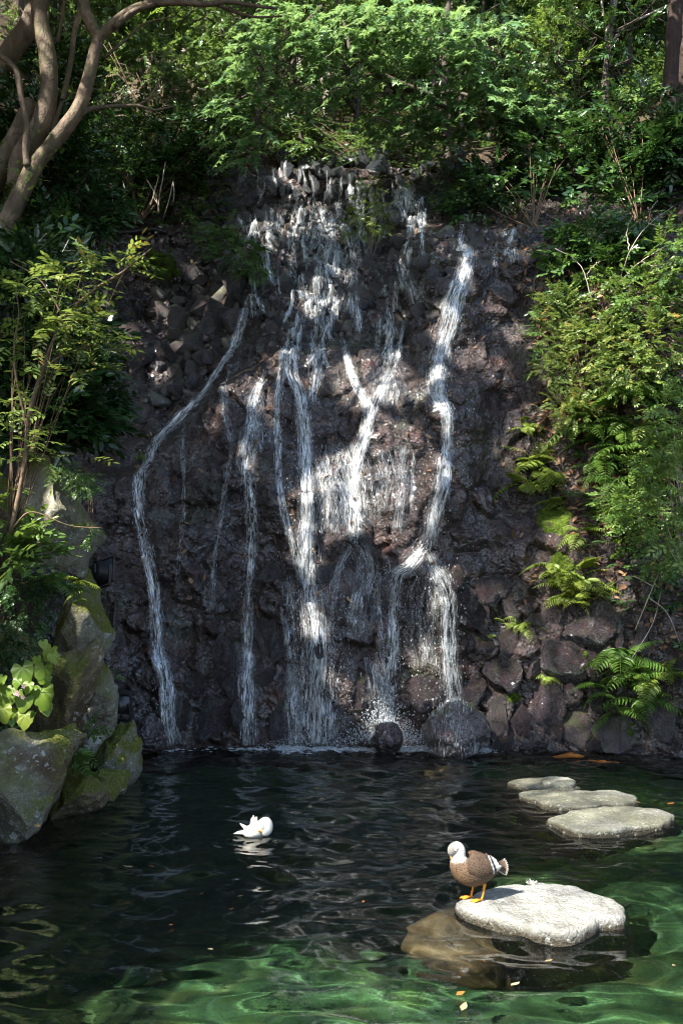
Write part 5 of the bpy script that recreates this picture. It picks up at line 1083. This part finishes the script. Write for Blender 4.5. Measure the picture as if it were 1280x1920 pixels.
moss_pad('moss', 'dark moss slope beneath the green shrub', (1130, 920, 1210, 1060), 8, .05)
moss_pad('moss', 'dark mossy mound on the rubble near the dark fern', (270, 455, 345, 545), 9, .22)
g = np.random.default_rng(44); C_ = []; Nn = []
for k in range(5200):
    px = g.uniform(930, 1290); py = g.uniform(400, 1260)
    if px < np.interp(py, [400, 480, 560, 800, 1000, 1260], [860, 900, 1010, 1000, 1080, 1140]) or (py > 1000 and g.random() < .6): continue
    P = on_cliff(px, py); C_.append(P + cliff_nrm(P[0], P[2]) * g.uniform(.005, .05))
for k in range(420):
    P = on_cliff(g.uniform(180, 1000), g.uniform(420, 1150)); C_.append(P + [0, -.02, .01])
C_ = np.array(C_); n = len(C_); VV, QQ = place(OVAL_V, OVAL_Q, C_, frames(g.normal(size=(n, 3)), np.array([0, -.8, .7]) + g.normal(0, .5, (n, 3))), g.uniform(.05, .13, n))
mb = MB(); mb.add(VV, QQ, a=np.repeat(np.clip(g.beta(2, 2.6, n), 0, 1), 6)); o = obj('leaf_litter', mb.mesh('leaf_litter', False), M['leaf_dead']); tag(o, 'dry brown fallen leaves lying over the slope and rocks', 'leaf litter', kind='stuff')
# undergrowth that reads as one mass behind the lip and on the slope
mb = MB(); C_ = []
for k in range(1150):
    x = g.uniform(-7, 8); Y = 17.9 + abs(g.normal(0, 2.2)); C_.append([x, Y, hill_z(x, Y) + g.uniform(0, .55)])
for k in range(520):
    px, py = g.uniform(1000, 1290), g.uniform(420, 1150)
    if px < np.interp(py, [420, 560, 800, 1000, 1150], [1000, 1040, 1060, 1110, 1170]): continue
    P = on_cliff(px, py); C_.append(P + [0, -.05, .02])
for k in range(700):
    px, py = g.uniform(-20, 420), g.uniform(250, 430); P = on_cliff(px, py); C_.append(P + [0, -.1, .05])
for k in range(560):                                        # the slope beyond the fern bank
    x = g.uniform(4.1, 5.9); z = g.uniform(.5, 9.4); C_.append([x, float(cliff_y(x, z)) - .05, z])
for k in range(620):                                        # the bank behind and before the boulders
    x = -2.95 - abs(g.normal(0, 1.3)); y = g.uniform(3.5, 11.5); z = float(bank_z(np.array([x]), np.array([y]))[0])
    if z > .25: C_.append([x, y, z + .03])
C_ = np.array(C_); n = len(C_); put_sprays(mb, C_, np.column_stack([g.normal(0, 1, n), g.normal(-.4, .7, n), g.normal(.1, .3, n)]), np.column_stack([g.normal(0, .4, n), g.normal(-.3, .4, n), np.ones(n)]), .22, 'dense', g, .4, .3)
o = obj('undergrowth', mb.mesh('undergrowth', False), M['leaf_mid']); tag(o, 'low green undergrowth covering the slope and the wood floor', 'undergrowth', kind='stuff')
# ------------------------------------------------------------------ ducks
def loft(P, rh, rw, n=56, sides=26, side=(0, 1, 0)):
    """skin of ellipses along a spine; side = the width axis"""
    k = np.linspace(0, 1, len(P)); t = np.linspace(0, 1, n); C_ = catmull(P, n)
    ix = np.linspace(0, len(P) - 1, n); h = catmull(np.column_stack([rh, rh, rh]), n)[:, 0]; w = catmull(np.column_stack([rw, rw, rw]), n)[:, 0]
    T = unit(np.gradient(C_, axis=0)); S_ = np.asarray(side, float); S_ = unit(S_ - T * (T @ S_)[:, None]); N = np.cross(T, S_)
    a = np.linspace(0, 2 * np.pi, sides, endpoint=False)
    V = C_[:, None] + np.cos(a)[None, :, None] * S_[:, None] * np.maximum(w, .001)[:, None, None] + np.sin(a)[None, :, None] * N[:, None] * np.maximum(h, .001)[:, None, None]
    i = np.arange(n - 1)[:, None] * sides; j = np.arange(sides)[None]; Q = np.stack([i + j, i + (j + 1) % sides, i + sides + (j + 1) % sides, i + sides + j], -1).reshape(-1, 4)
    V = np.vstack([V.reshape(-1, 3), C_[0], C_[-1]]); jj = np.arange(sides); c0 = n * sides
    Tt = np.vstack([np.stack([np.full(sides, c0), (jj + 1) % sides, jj], -1), np.stack([np.full(sides, c0 + 1), (n - 1) * sides + jj, (n - 1) * sides + (jj + 1) % sides], -1)])
    return V, Q, Tt, np.concatenate([np.repeat(t, sides), [0, 1]])
# plumage: base colour and speckle amount are the bird's own, stored per vertex
t = NT('plumage'); col = t.nd('Attribute', attribute_name='plume').outputs['Color']; spk = t.nd('Attribute', attribute_name='speckle').outputs['Fac']
co = t.coord('Object', (1.0, 1.0, 1.5)); vo = t.nd('TexVoronoi', {'Vector': co, 'Scale': 80.0}).outputs['Distance']; nz = t.noise(co, 160, 4, .6); nb = t.noise(co, 45, 3)
k = t.math('MULTIPLY', t.math('MULTIPLY', t.val(t.math('ADD', vo, t.math('MULTIPLY', nz, .35)), .62, .38), t.val(nb, .30, .46)), spk)
c = t.mix(k, col, (.009, .006, .004)); c = t.mix(t.math('MULTIPLY', t.val(nz, .5, .75), .25), c, (.6, .48, .36), 'MIX') if False else c
M['plumage'] = t.done(t.bsdf(c, .75, t.bump(t.math('ADD', nz, vo), .004, .6), .25))
M['orange'] = m_plain('orange_skin', (.55, .20, .012), .45, .4, .002, .15, 90)
M['bill'] = m_plain('olive_bill', (.24, .17, .06), .4, .4, .001, .3, 90)
M['white_plume'] = m_plain('white_plumage', (.60, .575, .50), .8, .2, .004, .05, 70)
M['eye'] = m_plain('dark_eye', (.01, .01, .01), .15, .5)

FEET = on_z(886, 1686, .09)
duck = thing('duck', 'brown speckled duck with white head standing on the large pale stone', 'duck', (FEET[0], FEET[1], .086))
duck.rotation_euler = (0, 0, R(8))
bP = [(.188, 0, .196), (.165, 0, .196), (.125, 0, .192), (.07, 0, .188), (.01, 0, .187), (-.045, 0, .196), (-.078, 0, .222), (-.083, 0, .262), (-.080, 0, .294), (-.092, 0, .316), (-.113, 0, .312), (-.127, 0, .290), (-.132, 0, .268)]
bh = [.010, .022, .052, .088, .106, .099, .070, .043, .036, .034, .036, .031, .016]; bw = [.026, .040, .066, .086, .094, .086, .062, .038, .032, .031, .033, .027, .014]
V, Q, T, tt = loft(bP, bh, bw)
zc = V[:, 2]; xc = V[:, 0]; brown = np.array([.095, .061, .038]); tan = np.array([.115, .070, .039]); dark = np.array([.085, .055, .035]); white = np.array([.50, .48, .44]); grey = np.array([.12, .11, .10])
cc = brown + (tan - brown) * sstep(.02, -.08, xc)[:, None] * sstep(.30, .16, zc)[:, None]; cc = cc + (dark - cc) * (sstep(.225, .285, zc) * sstep(-.06, .02, xc) * .75)[:, None]
hm = sstep(.525, .565, tt + .012 * fbm(V * 60, 2, 3)); cc = cc + (white - cc) * hm[:, None]
crown_ = sstep(.72, .80, tt) * np.clip(.55 + .9 * vnoise(V * 70, 4) + .8 * sstep(-.112, -.13, xc), 0, 1) * .9; cc = cc + (grey - cc) * np.clip(crown_, 0, 1)[:, None]
sp = (1 - hm) * np.clip(.75 + .4 * sstep(.13, .25, zc), 0, 1)
me = mesh_np('body', V + .0018 * fbm(V * 70, 2, 9)[:, None] * unit(V - [0, 0, .2]), [Q, T], True, {'plume': np.clip(cc, 0, 1), 'speckle': sp}); body = obj('body', me, M['plumage'], duck)
V, Q, T, tt = loft([(-.131, 0, .274), (-.133, 0, .255), (-.127, 0, .237), (-.116, 0, .222)], [.010, .008, .005, .004], [.013, .012, .013, .009], 14, 12); me = MB().add(V, Q, T).mesh('bill'); obj('bill', me, M['bill'], duck)
for sd in (1, -1):
    V, F = ICO[2]; obj('eye', mesh_np('eye', V * .0048 + [-.119, sd * .0285, .301], F), M['eye'], duck)
    # folded wing, lying on the flank
    nu, nv = 40, 14; u, v = np.meshgrid(np.linspace(0, 1, nu), np.linspace(-1, 1, nv), indexing='ij')
    hw = .066 * np.sin(np.pi * np.clip(u * .86 + .12, 0, 1)) ** .7 + .004; X = -.055 + .222 * u; Z = .226 - .018 * u + v * hw * (1 - .15 * u); 
    cb = np.interp(X, [p[0] for p in bP[:7]][::-1], [p[2] for p in bP[:7]][::-1]); hb = np.interp(X, [p[0] for p in bP[:7]][::-1], bh[:7][::-1]); wb = np.interp(X, [p[0] for p in bP[:7]][::-1], bw[:7][::-1])
    Yy = wb * np.sqrt(np.clip(1 - ((Z - cb) / hb) ** 2, .06, 1)) + .006 - .005 * np.abs(v) ** 3 + .004 * (1 - v * v)
    W = np.stack([X, sd * Yy, Z], -1).reshape(-1, 3); uu = (u + .05 * v).ravel() ; vv = v.ravel()
    pc = np.tile(np.array([.08, .052, .033]), (len(W), 1)); m1 = (uu > .70) & (uu < .735); m2 = (uu >= .735) & (uu < .81); m3 = uu >= .81
    pc[m1] = white; pc[m2] = (.012, .012, .02); pc[m3] = white; pc[(uu > .955) & (vv > .1)] = (.02, .02, .03)
    spw = np.where(uu < .70, .95, 0.); Fq = grid_faces(nu, nv); Fq = Fq if sd < 0 else Fq[:, ::-1]
    obj('wing', mesh_np('wing', W, Fq, True, {'plume': pc, 'speckle': spw}), M['plumage'], duck)
for k in range(9):                                                     # tail fan
    a = R(-34 + k * 8.5); L = .070; n = 6; tt_ = np.linspace(0, 1, n); d = np.array([math.cos(a), 0, math.sin(a)]); s_ = np.array([-math.sin(a), 0, math.cos(a)]); wd = .0085 * np.sin(np.pi * np.clip(tt_ * .8 + .15, 0, 1)) ** .5; wd[-1] *= .5
    b0 = np.array([.155, -.016 + .003 * k, .19]) + s_ * (k - 4) * .002; C_ = b0 + d * (tt_ * L)[:, None] + np.array([0, -.002, 0]) * (k % 2)
    W = np.vstack([C_ - s_ * wd[:, None], C_ + [0, -.0015, 0], C_ + s_ * wd[:, None]]); Fq = np.array([[j * n + i, j * n + i + 1, (j + 1) * n + i + 1, (j + 1) * n + i] for j in range(2) for i in range(n - 1)])
    pc = np.tile(np.array([.09, .06, .04]), (len(W), 1)); pc[:n] = (.58, .50, .42); pc[n - 1::n] = (.65, .58, .5)
    obj('tail_feather', mesh_np('tail_feather', W, Fq, True, {'plume': pc, 'speckle': np.full(len(W), .4)}), M['plumage'], duck)
for (lx, ly, tx) in ((.002, .035, -.004), (.052, -.035, .042)):
    leg = MB(); C_ = catmull([(lx + .012, ly, .105), (lx + .008, ly, .07), (lx + .002, ly, .035), (tx, ly, .008)], 10); V, Q, T = tube(C_, [.013, .011, .0085, .007, .0065, .006, .006, .0065, .007, .007], 8); leg.add(V, Q, T)
    o = obj('leg', leg.mesh('leg'), M['orange'], duck); ft = MB()
    toes = [np.array([math.cos(a), math.sin(a), 0]) * l for a, l in ((R(180 - 28), .062), (R(180), .070), (R(180 + 28), .062))]; b0 = np.array([tx, ly, .006])
    for d in toes: V, Q, T = tube(np.array([b0 + [0, 0, .004], b0 + d * .5 + [0, 0, .002], b0 + d - [0, 0, .003]]), [.0055, .0045, .002], 6); ft.add(V, Q, T)
    for d0, d1 in ((toes[0], toes[1]), (toes[1], toes[2])):
        m_ = (d0 + d1) / 2 * .88; W = np.array([b0, b0 + d0 * .95, b0 + m_, b0 + d1 * .95]); W = np.vstack([W + [0, 0, .0015], W - [0, 0, .003]]); ft.add(W, [[0, 3, 2, 1], [4, 5, 6, 7], [1, 2, 6, 5], [2, 3, 7, 6]])
    V, Q, T = tube(np.array([b0 + [0, 0, .006], b0 + [.016, 0, .002]]), [.004, .002], 5); ft.add(V, Q, T)
    obj('foot', ft.mesh('foot'), M['orange'], o)

WP = on_z(480, 1567, 0)
wd_ = thing('duck', 'white duck rolled on its side preening on the dark water', 'duck', (WP[0], WP[1], 0)); wd_.scale = (.96,) * 3
V, Q, T, _ = loft([(-.105, 0, .012), (-.085, 0, .022), (-.04, -.005, .034), (.01, -.005, .036), (.055, 0, .034), (.085, 0, .03)], [.008, .034, .058, .062, .048, .02], [.02, .06, .08, .08, .062, .03], 30, 22)
obj('body', MB().add(V + .003 * fbm(V * 26, 3, 5)[:, None] * unit(V), Q, T).mesh('body'), M['white_plume'], wd_)
V, Q, T, _ = loft([(.015, -.01, .052), (.045, -.018, .085), (.078, -.02, .116), (.098, -.03, .112), (.108, -.045, .092), (.106, -.062, .064), (.092, -.074, .048), (.075, -.078, .044), (.058, -.078, .046)], [.045, .046, .042, .037, .035, .034, .033, .030, .014], [.05, .046, .040, .035, .033, .032, .031, .028, .014], 40, 18)
obj('neck', MB().add(V, Q, T).mesh('neck'), M['white_plume'], wd_)
V, Q, T, _ = loft([(.066, -.079, .047), (.050, -.082, .053), (.034, -.084, .060), (.024, -.084, .064)], [.010, .008, .006, .005], [.014, .013, .014, .009], 12, 12); obj('bill', MB().add(V, Q, T).mesh('bill'), M['orange'], wd_)
V, F = ICO[2]; obj('eye', mesh_np('eye', V * .0045 + [.086, -.0995, .056], F), M['eye'], wd_)
def plume_fan(name, root, base, tips, w, parent):
    for q in tips:
        b0 = np.array(base); q = np.array(q); V, Q, T, _ = loft([b0, b0 * .65 + q * .35, b0 * .3 + q * .7, q], [w * .8, w * .75, w * .45, w * .10], [w * .45, w * .4, w * .25, w * .05], 14, 10)
        obj(name, MB().add(V, Q, T).mesh(name), M['white_plume'], parent)
plume_fan('tail_feather', None, (-.07, 0, .028), [(-.185, -.02, .022), (-.165, .0, .030)], .022, wd_)
plume_fan('tail_feather', None, (-.06, .01, .04), [(-.135, .01, .098), (-.118, .0, .090)], .026, wd_)
plume_fan('wing_tip', None, (-.015, -.01, .05), [(-.022, -.01, .168), (-.036, -.005, .148), (.004, -.01, .158)], .040, wd_)

# ------------------------------------------------------------------ floodlights on the boulders
M['black_metal'] = m_plain('black_metal', (.018, .018, .02), .42, .5, .001, .3, 40); M['lamp_glass'] = m_plain('lamp_glass', (.05, .055, .06), .08, .5)
def box(mb, c, s, bev=.006):
    c = np.array(c, float); s = np.array(s, float) / 2; V, F = [], []
    import bmesh
    bm = bmesh.new(); bmesh.ops.create_cube(bm, size=1); bmesh.ops.scale(bm, vec=s * 2, verts=bm.verts); bmesh.ops.bevel(bm, geom=bm.edges[:], offset=bev, segments=2, affect='EDGES', profile=.6)
    bmesh.ops.triangulate(bm, faces=bm.faces[:]); V = np.array([v.co[:] for v in bm.verts]) + c; bm.verts.index_update(); F = np.array([[v.index for v in f.verts] for f in bm.faces]); bm.free(); mb.add(V, T=F); return mb
def floodlight(px, py, Y, rot, s, label):
    P = at(px, py, Y); root = thing('floodlight', label, 'floodlight', tuple(P)); root.rotation_euler = rot; root.scale = (s,) * 3
    # faces +X; local: depth along x
    hs = MB(); a = [(-.11, .075, .055), (-.085, .105, .08), (-.04, .115, .09), (0, .155, .115), (.05, .165, .125)]
    V = np.array([[x, sy * y, sz * z] for x, y, z in a for sy, sz in ((-1, -1), (1, -1), (1, 1), (-1, 1))]); Q = [[i * 4 + j, i * 4 + (j + 1) % 4, i * 4 + 4 + (j + 1) % 4, i * 4 + 4 + j] for i in range(4) for j in range(4)] + [[3, 2, 1, 0]]
    hs.add(V, np.array(Q)); h = obj('housing', hs.mesh('housing', False), M['black_metal'], root)
    for k in range(5): obj('fin', box(MB(), (-.115, -.06 + k * .03, 0), (.03, .006, .10), .001).mesh('fin', False), M['black_metal'], h)
    fr = MB(); box(fr, (.055, 0, .125), (.035, .35, .03)); box(fr, (.055, 0, -.125), (.035, .35, .03)); box(fr, (.055, .16, 0), (.035, .03, .22)); box(fr, (.055, -.16, 0), (.035, .03, .22)); obj('frame', fr.mesh('frame', False), M['black_metal'], root)
    obj('glass', box(MB(), (.052, 0, 0), (.01, .29, .22), .002).mesh('glass', False), M['lamp_glass'], root)
    obj('visor', box(MB(), (.10, 0, .148), (.13, .36, .010), .003).mesh('visor', False), M['black_metal'], root)
    br = MB(); box(br, (-.01, .18, -.08), (.035, .012, .24), .003); box(br, (-.01, -.18, -.08), (.035, .012, .24), .003); box(br, (-.01, 0, -.20), (.035, .37, .012), .003); obj('bracket', br.mesh('bracket', False), M['black_metal'], root)
    obj('foot', box(MB(), (-.01, 0, -.235), (.10, .12, .06), .004).mesh('foot', False), M['black_metal'], root)
floodlight(188, 1072, 10.35, (R(-14), R(12), R(52)), .92, 'black floodlight wedged under the topmost boulder')
floodlight(222, 1322, 10.7, (R(4), R(-16), R(66)), .80, 'black floodlight low down behind the narrow upright boulder')

# corrugated hose across the rubble
P = np.array([on_cliff(x, y) + [0, -.10, .06] for x, y in ((150, 462), (185, 452), (220, 447), (255, 444), (290, 440), (315, 446))]); C_ = catmull(P, 160); V, Q, T = tube(C_, .045 + .006 * np.sin(np.linspace(0, 300, 160)), 12)
o = obj('hose', MB().add(V, Q, T).mesh('hose'), M['black_metal']); tag(o, 'black corrugated hose lying across the shaded rubble', 'hose')

# ------------------------------------------------------------------ lime-leaved plant on the bank
def heart_leaf(seed):
    """heart-shaped blade: notch at the stalk, pointed tip, cupped between the veins"""
    n = 36; a = np.linspace(-np.pi, np.pi, n, endpoint=False); r = .52 * (1 - .55 * np.exp(-((np.pi - np.abs(a)) / .30) ** 2)) * (1 + .38 * np.exp(-(a / .38) ** 2)) * (1 + .16 * np.exp(-((np.abs(a) - 2.3) / .5) ** 2)) * (1 + .035 * np.sin(a * 11 + seed))
    V = [np.zeros((1, 3))]
    for s in (.3, .55, .8, 1.0):
        x = .22 * s + r * s * np.cos(a); y = r * s * np.sin(a); vein = np.cos(a * 7) * .022 * s; V.append(np.column_stack([x, y, vein + .10 * np.abs(y) - .22 * x * x - .10 * y * y * s]))
    V = np.vstack(V); j = np.arange(n); T = np.stack([np.zeros(n, int), 1 + j, 1 + (j + 1) % n], -1); Q = np.vstack([np.stack([1 + k * n + j, 1 + (k + 1) * n + j, 1 + (k + 1) * n + (j + 1) % n, 1 + k * n + (j + 1) % n], -1) for k in (0, 1, 2)])
    return V, Q, T
PL = [(220, 875, 42, .8), (245, 915, 72, .8), (268, 942, 52, .7), (185, 955, 42, .6), (118, 1020, 100, .35), (215, 1015, 92, .45), (85, 1068, 46, .5), (35, 1140, 95, .6), (52, 1108, 46, .5), (140, 1090, 54, .6), (120, 1168, 78, .6), (215, 1135, 112, .5), (20, 1222, 78, .8), (78, 1228, 66, .7), (232, 1195, 62, .6), (125, 1252, 78, .95), (240, 1050, 36, .4), (165, 1225, 30, .1), (60, 1268, 30, .2), (5, 1060, 60, .5), (95, 1120, 36, .5)]
lp = at(30, 1345, 8.35); lime = thing('plant', 'lime green plant with large heart shaped leaves on the bank', 'plant', tuple(lp)); gl = np.random.default_rng(12); sb = MB()
for k, (x, y, s, tn) in enumerate(PL):
    P = at(x / 2.667, 880 + y / 2.667, 8.05 + gl.normal(0, .06)); V, Q, T = heart_leaf(k); sz = s / 2.667 * 8.05 / FOC * 1.05
    d = np.array([gl.normal(0, .35), -.35, -1.0]); nn = np.array([gl.normal(-.15, .3), -1.0, .75 + gl.normal(0, .2)]); Fm = frames(d[None], nn[None])[0]
    W = (V * sz) @ Fm.T + P - Fm[:, 0] * sz * .3 - lp; pc = np.clip(tn + .12 * fbm(V * 6, 2, k), 0, 1)
    obj('leaf', mesh_np('leaf', W, [Q, T], True, pc), M['leaf_lime'], lime)
    C_ = catmull([(0, 0, 0), tuple((P - lp) * .5 + [0, .05, -.04]), tuple(P - lp - Fm[:, 0] * sz * .3)], 8); V, Q, T = tube(C_, .0035, 4); sb.add(V, Q, T)
obj('stem', sb.mesh('stem'), M['twig'], lime)
M['pink'] = m_plain('pink_petal', (.72, .42, .42), .6, .3, 0, .1, 50)
for x, y in ((120, 1085), (92, 1125), (118, 1140), (85, 1118)):
    P = at(x / 2.667, 880 + y / 2.667, 7.93) - lp; mb = MB()
    for k in range(5):
        a = k * 1.257; VV, QQ = place(OVAL_V * [1, 1.5, 1], OVAL_Q, P[None], frames(np.array([[math.cos(a), -.25, math.sin(a)]]), np.array([[0, -1., .2]])), [.022]); mb.add(VV, QQ)
    obj('flower', mb.mesh('flower', False), M['pink'], lime)

# ------------------------------------------------------------------ leaves and feathers lying about
FLV = np.array([[0, 0, .0], [.3, .2, .06], [.7, .16, .05], [1, 0, .12], [.7, -.16, .04], [.3, -.2, .07], [.5, 0, -.01]]); FLT = np.array([[0, 6, 1], [1, 6, 2], [2, 6, 3], [3, 6, 4], [4, 6, 5], [5, 6, 0]])
FW = [(325, 1733, 22, .1, 'orange leaf floating alone on the dark water'), (400, 1780, 14, 1, 'small whitish leaf floating over the green bed'), (430, 1706, 14, .2, 'small reddish leaf floating on the dark water'), (957, 1848, 30, .95, 'pale curled leaf floating before the duck stone'), (250, 1626, 26, .9, 'pale leaf floating near the bank boulders'), (290, 1625, 14, .5, 'tiny ochre leaf floating near a pale leaf'),
      (375, 1677, 12, .1, 'tiny orange leaf floating between the white duck and the bank'), (445, 1681, 14, .9, 'tiny pale leaf floating below the white duck'), (1020, 1803, 22, .8, 'tan leaf floating beside the duck stone'), (868, 1858, 46, .45, 'large curled brown leaf floating over the green bed'), (1262, 1808, 20, .9, 'pale leaf floating beyond the duck stone'), (865, 1895, 40, .9, 'greyish leaf floating low over the green bed'),
      (938, 1446, 12, 1, 'tiny white leaf floating near the cliff'), (1125, 1470, 10, .7, 'tiny yellow leaf floating near the stepping stones'), (1190, 1462, 10, .4, 'tiny ochre leaf floating near the cliff rocks'), (1200, 1505, 18, .3, 'brown leaf floating behind the broad stepping stone'), (1250, 1508, 22, .25, 'reddish leaf floating by the broad stepping stone'), (680, 1692, 14, .2, 'small orange leaf floating near the sunken brown stone')]
for k, (x, y, s, tn, lab) in enumerate(FW):
    P = on_z(x, y, .008); me = mesh_np('floating_leaf', FLV * s * .8 / FOC * P[1], FLT, False, np.full(7, tn)); o = obj('floating_leaf', me, M['leaf_fallen']); o.location = (P[0], P[1], .008); o.rotation_euler = (gl.normal(0, .08), gl.normal(0, .08), gl.uniform(0, 6.3)); tag(o, lab, 'leaf')
for x, y, Y, s, tn, lab in ((64, 1547, 7.72, .06, .6, 'yellow leaf lying on the broad low boulder'), (1078, 998, 11.9, .09, .7, 'yellow leaf hanging beside the mossy ridge')):
    o = obj('yellow_leaf', mesh_np('yellow_leaf', FLV * s, FLT, False, np.full(7, tn)), M['leaf_fallen']); o.location = at(x, y, Y); o.rotation_euler = (R(70), .3, gl.uniform(0, 6)); tag(o, lab, 'leaf')
for x, y, s, lab in ((997, 1659, .055, 'fluffy white feather standing on the edge of the duck stone'), (1013, 1690, .035, 'small white feather lying on the duck stone')):
    P = on_z(x, y, .086); mb = MB(); g = np.random.default_rng(int(x))
    for k in range(26):
        a = g.uniform(0, 6.3); d = np.array([[math.cos(a), math.sin(a), g.uniform(.1, 1.2)]]); VV, QQ = place(OVAL_V * [1, .35, 1], OVAL_Q, np.zeros((1, 3)), frames(d, g.normal(size=(1, 3))), [s * g.uniform(.5, 1)]); mb.add(VV, QQ)
    o = obj('feather', mb.mesh('feather', False), M['white_plume']); o.location = P; tag(o, lab, 'feather')

# koi just under the surface
M['koi'] = m_plain('orange_koi', (.70, .20, .03), .35, .5, .001, .35, 9)
for x, y, a, L, lab in ((1066, 1425, .1, .40, 'orange carp swimming close under the cliff rocks'), (1130, 1435, 3.0, .36, 'orange carp swimming near the mossy rock')):
    P = on_z(x, y, -.05); root = thing('fish', lab, 'fish', tuple(P)); root.rotation_euler = (0, 0, a)
    V, Q, T, _ = loft(np.array([(-.5, 0, 0), (-.42, 0, 0), (-.2, .02, 0), (.1, .03, 0), (.35, 0, 0), (.45, -.02, 0)]) * L, np.array([.02, .08, .12, .10, .04, .03]) * L, np.array([.02, .07, .09, .075, .03, .012]) * L, 30, 14); obj('body', MB().add(V, Q, T).mesh('body'), M['koi'], root)
    W = np.array([(.42, -.02, 0), (.60, -.06, .10), (.54, -.04, 0), (.60, -.06, -.10)]) * L; W = np.vstack([W, W + [0, .006, 0]]); obj('tail', MB().add(W, [[0, 1, 2, 3], [7, 6, 5, 4]]).mesh('tail', False), M['koi'], root)
    W = np.array([(-.15, .02, .11), (.15, .03, .09), (.12, .03, .16), (-.05, .02, .17)]) * L; W = np.vstack([W, W + [0, .005, 0]]); obj('dorsal_fin', MB().add(W, [[0, 1, 2, 3], [7, 6, 5, 4]]).mesh('dorsal_fin', False), M['koi'], root)
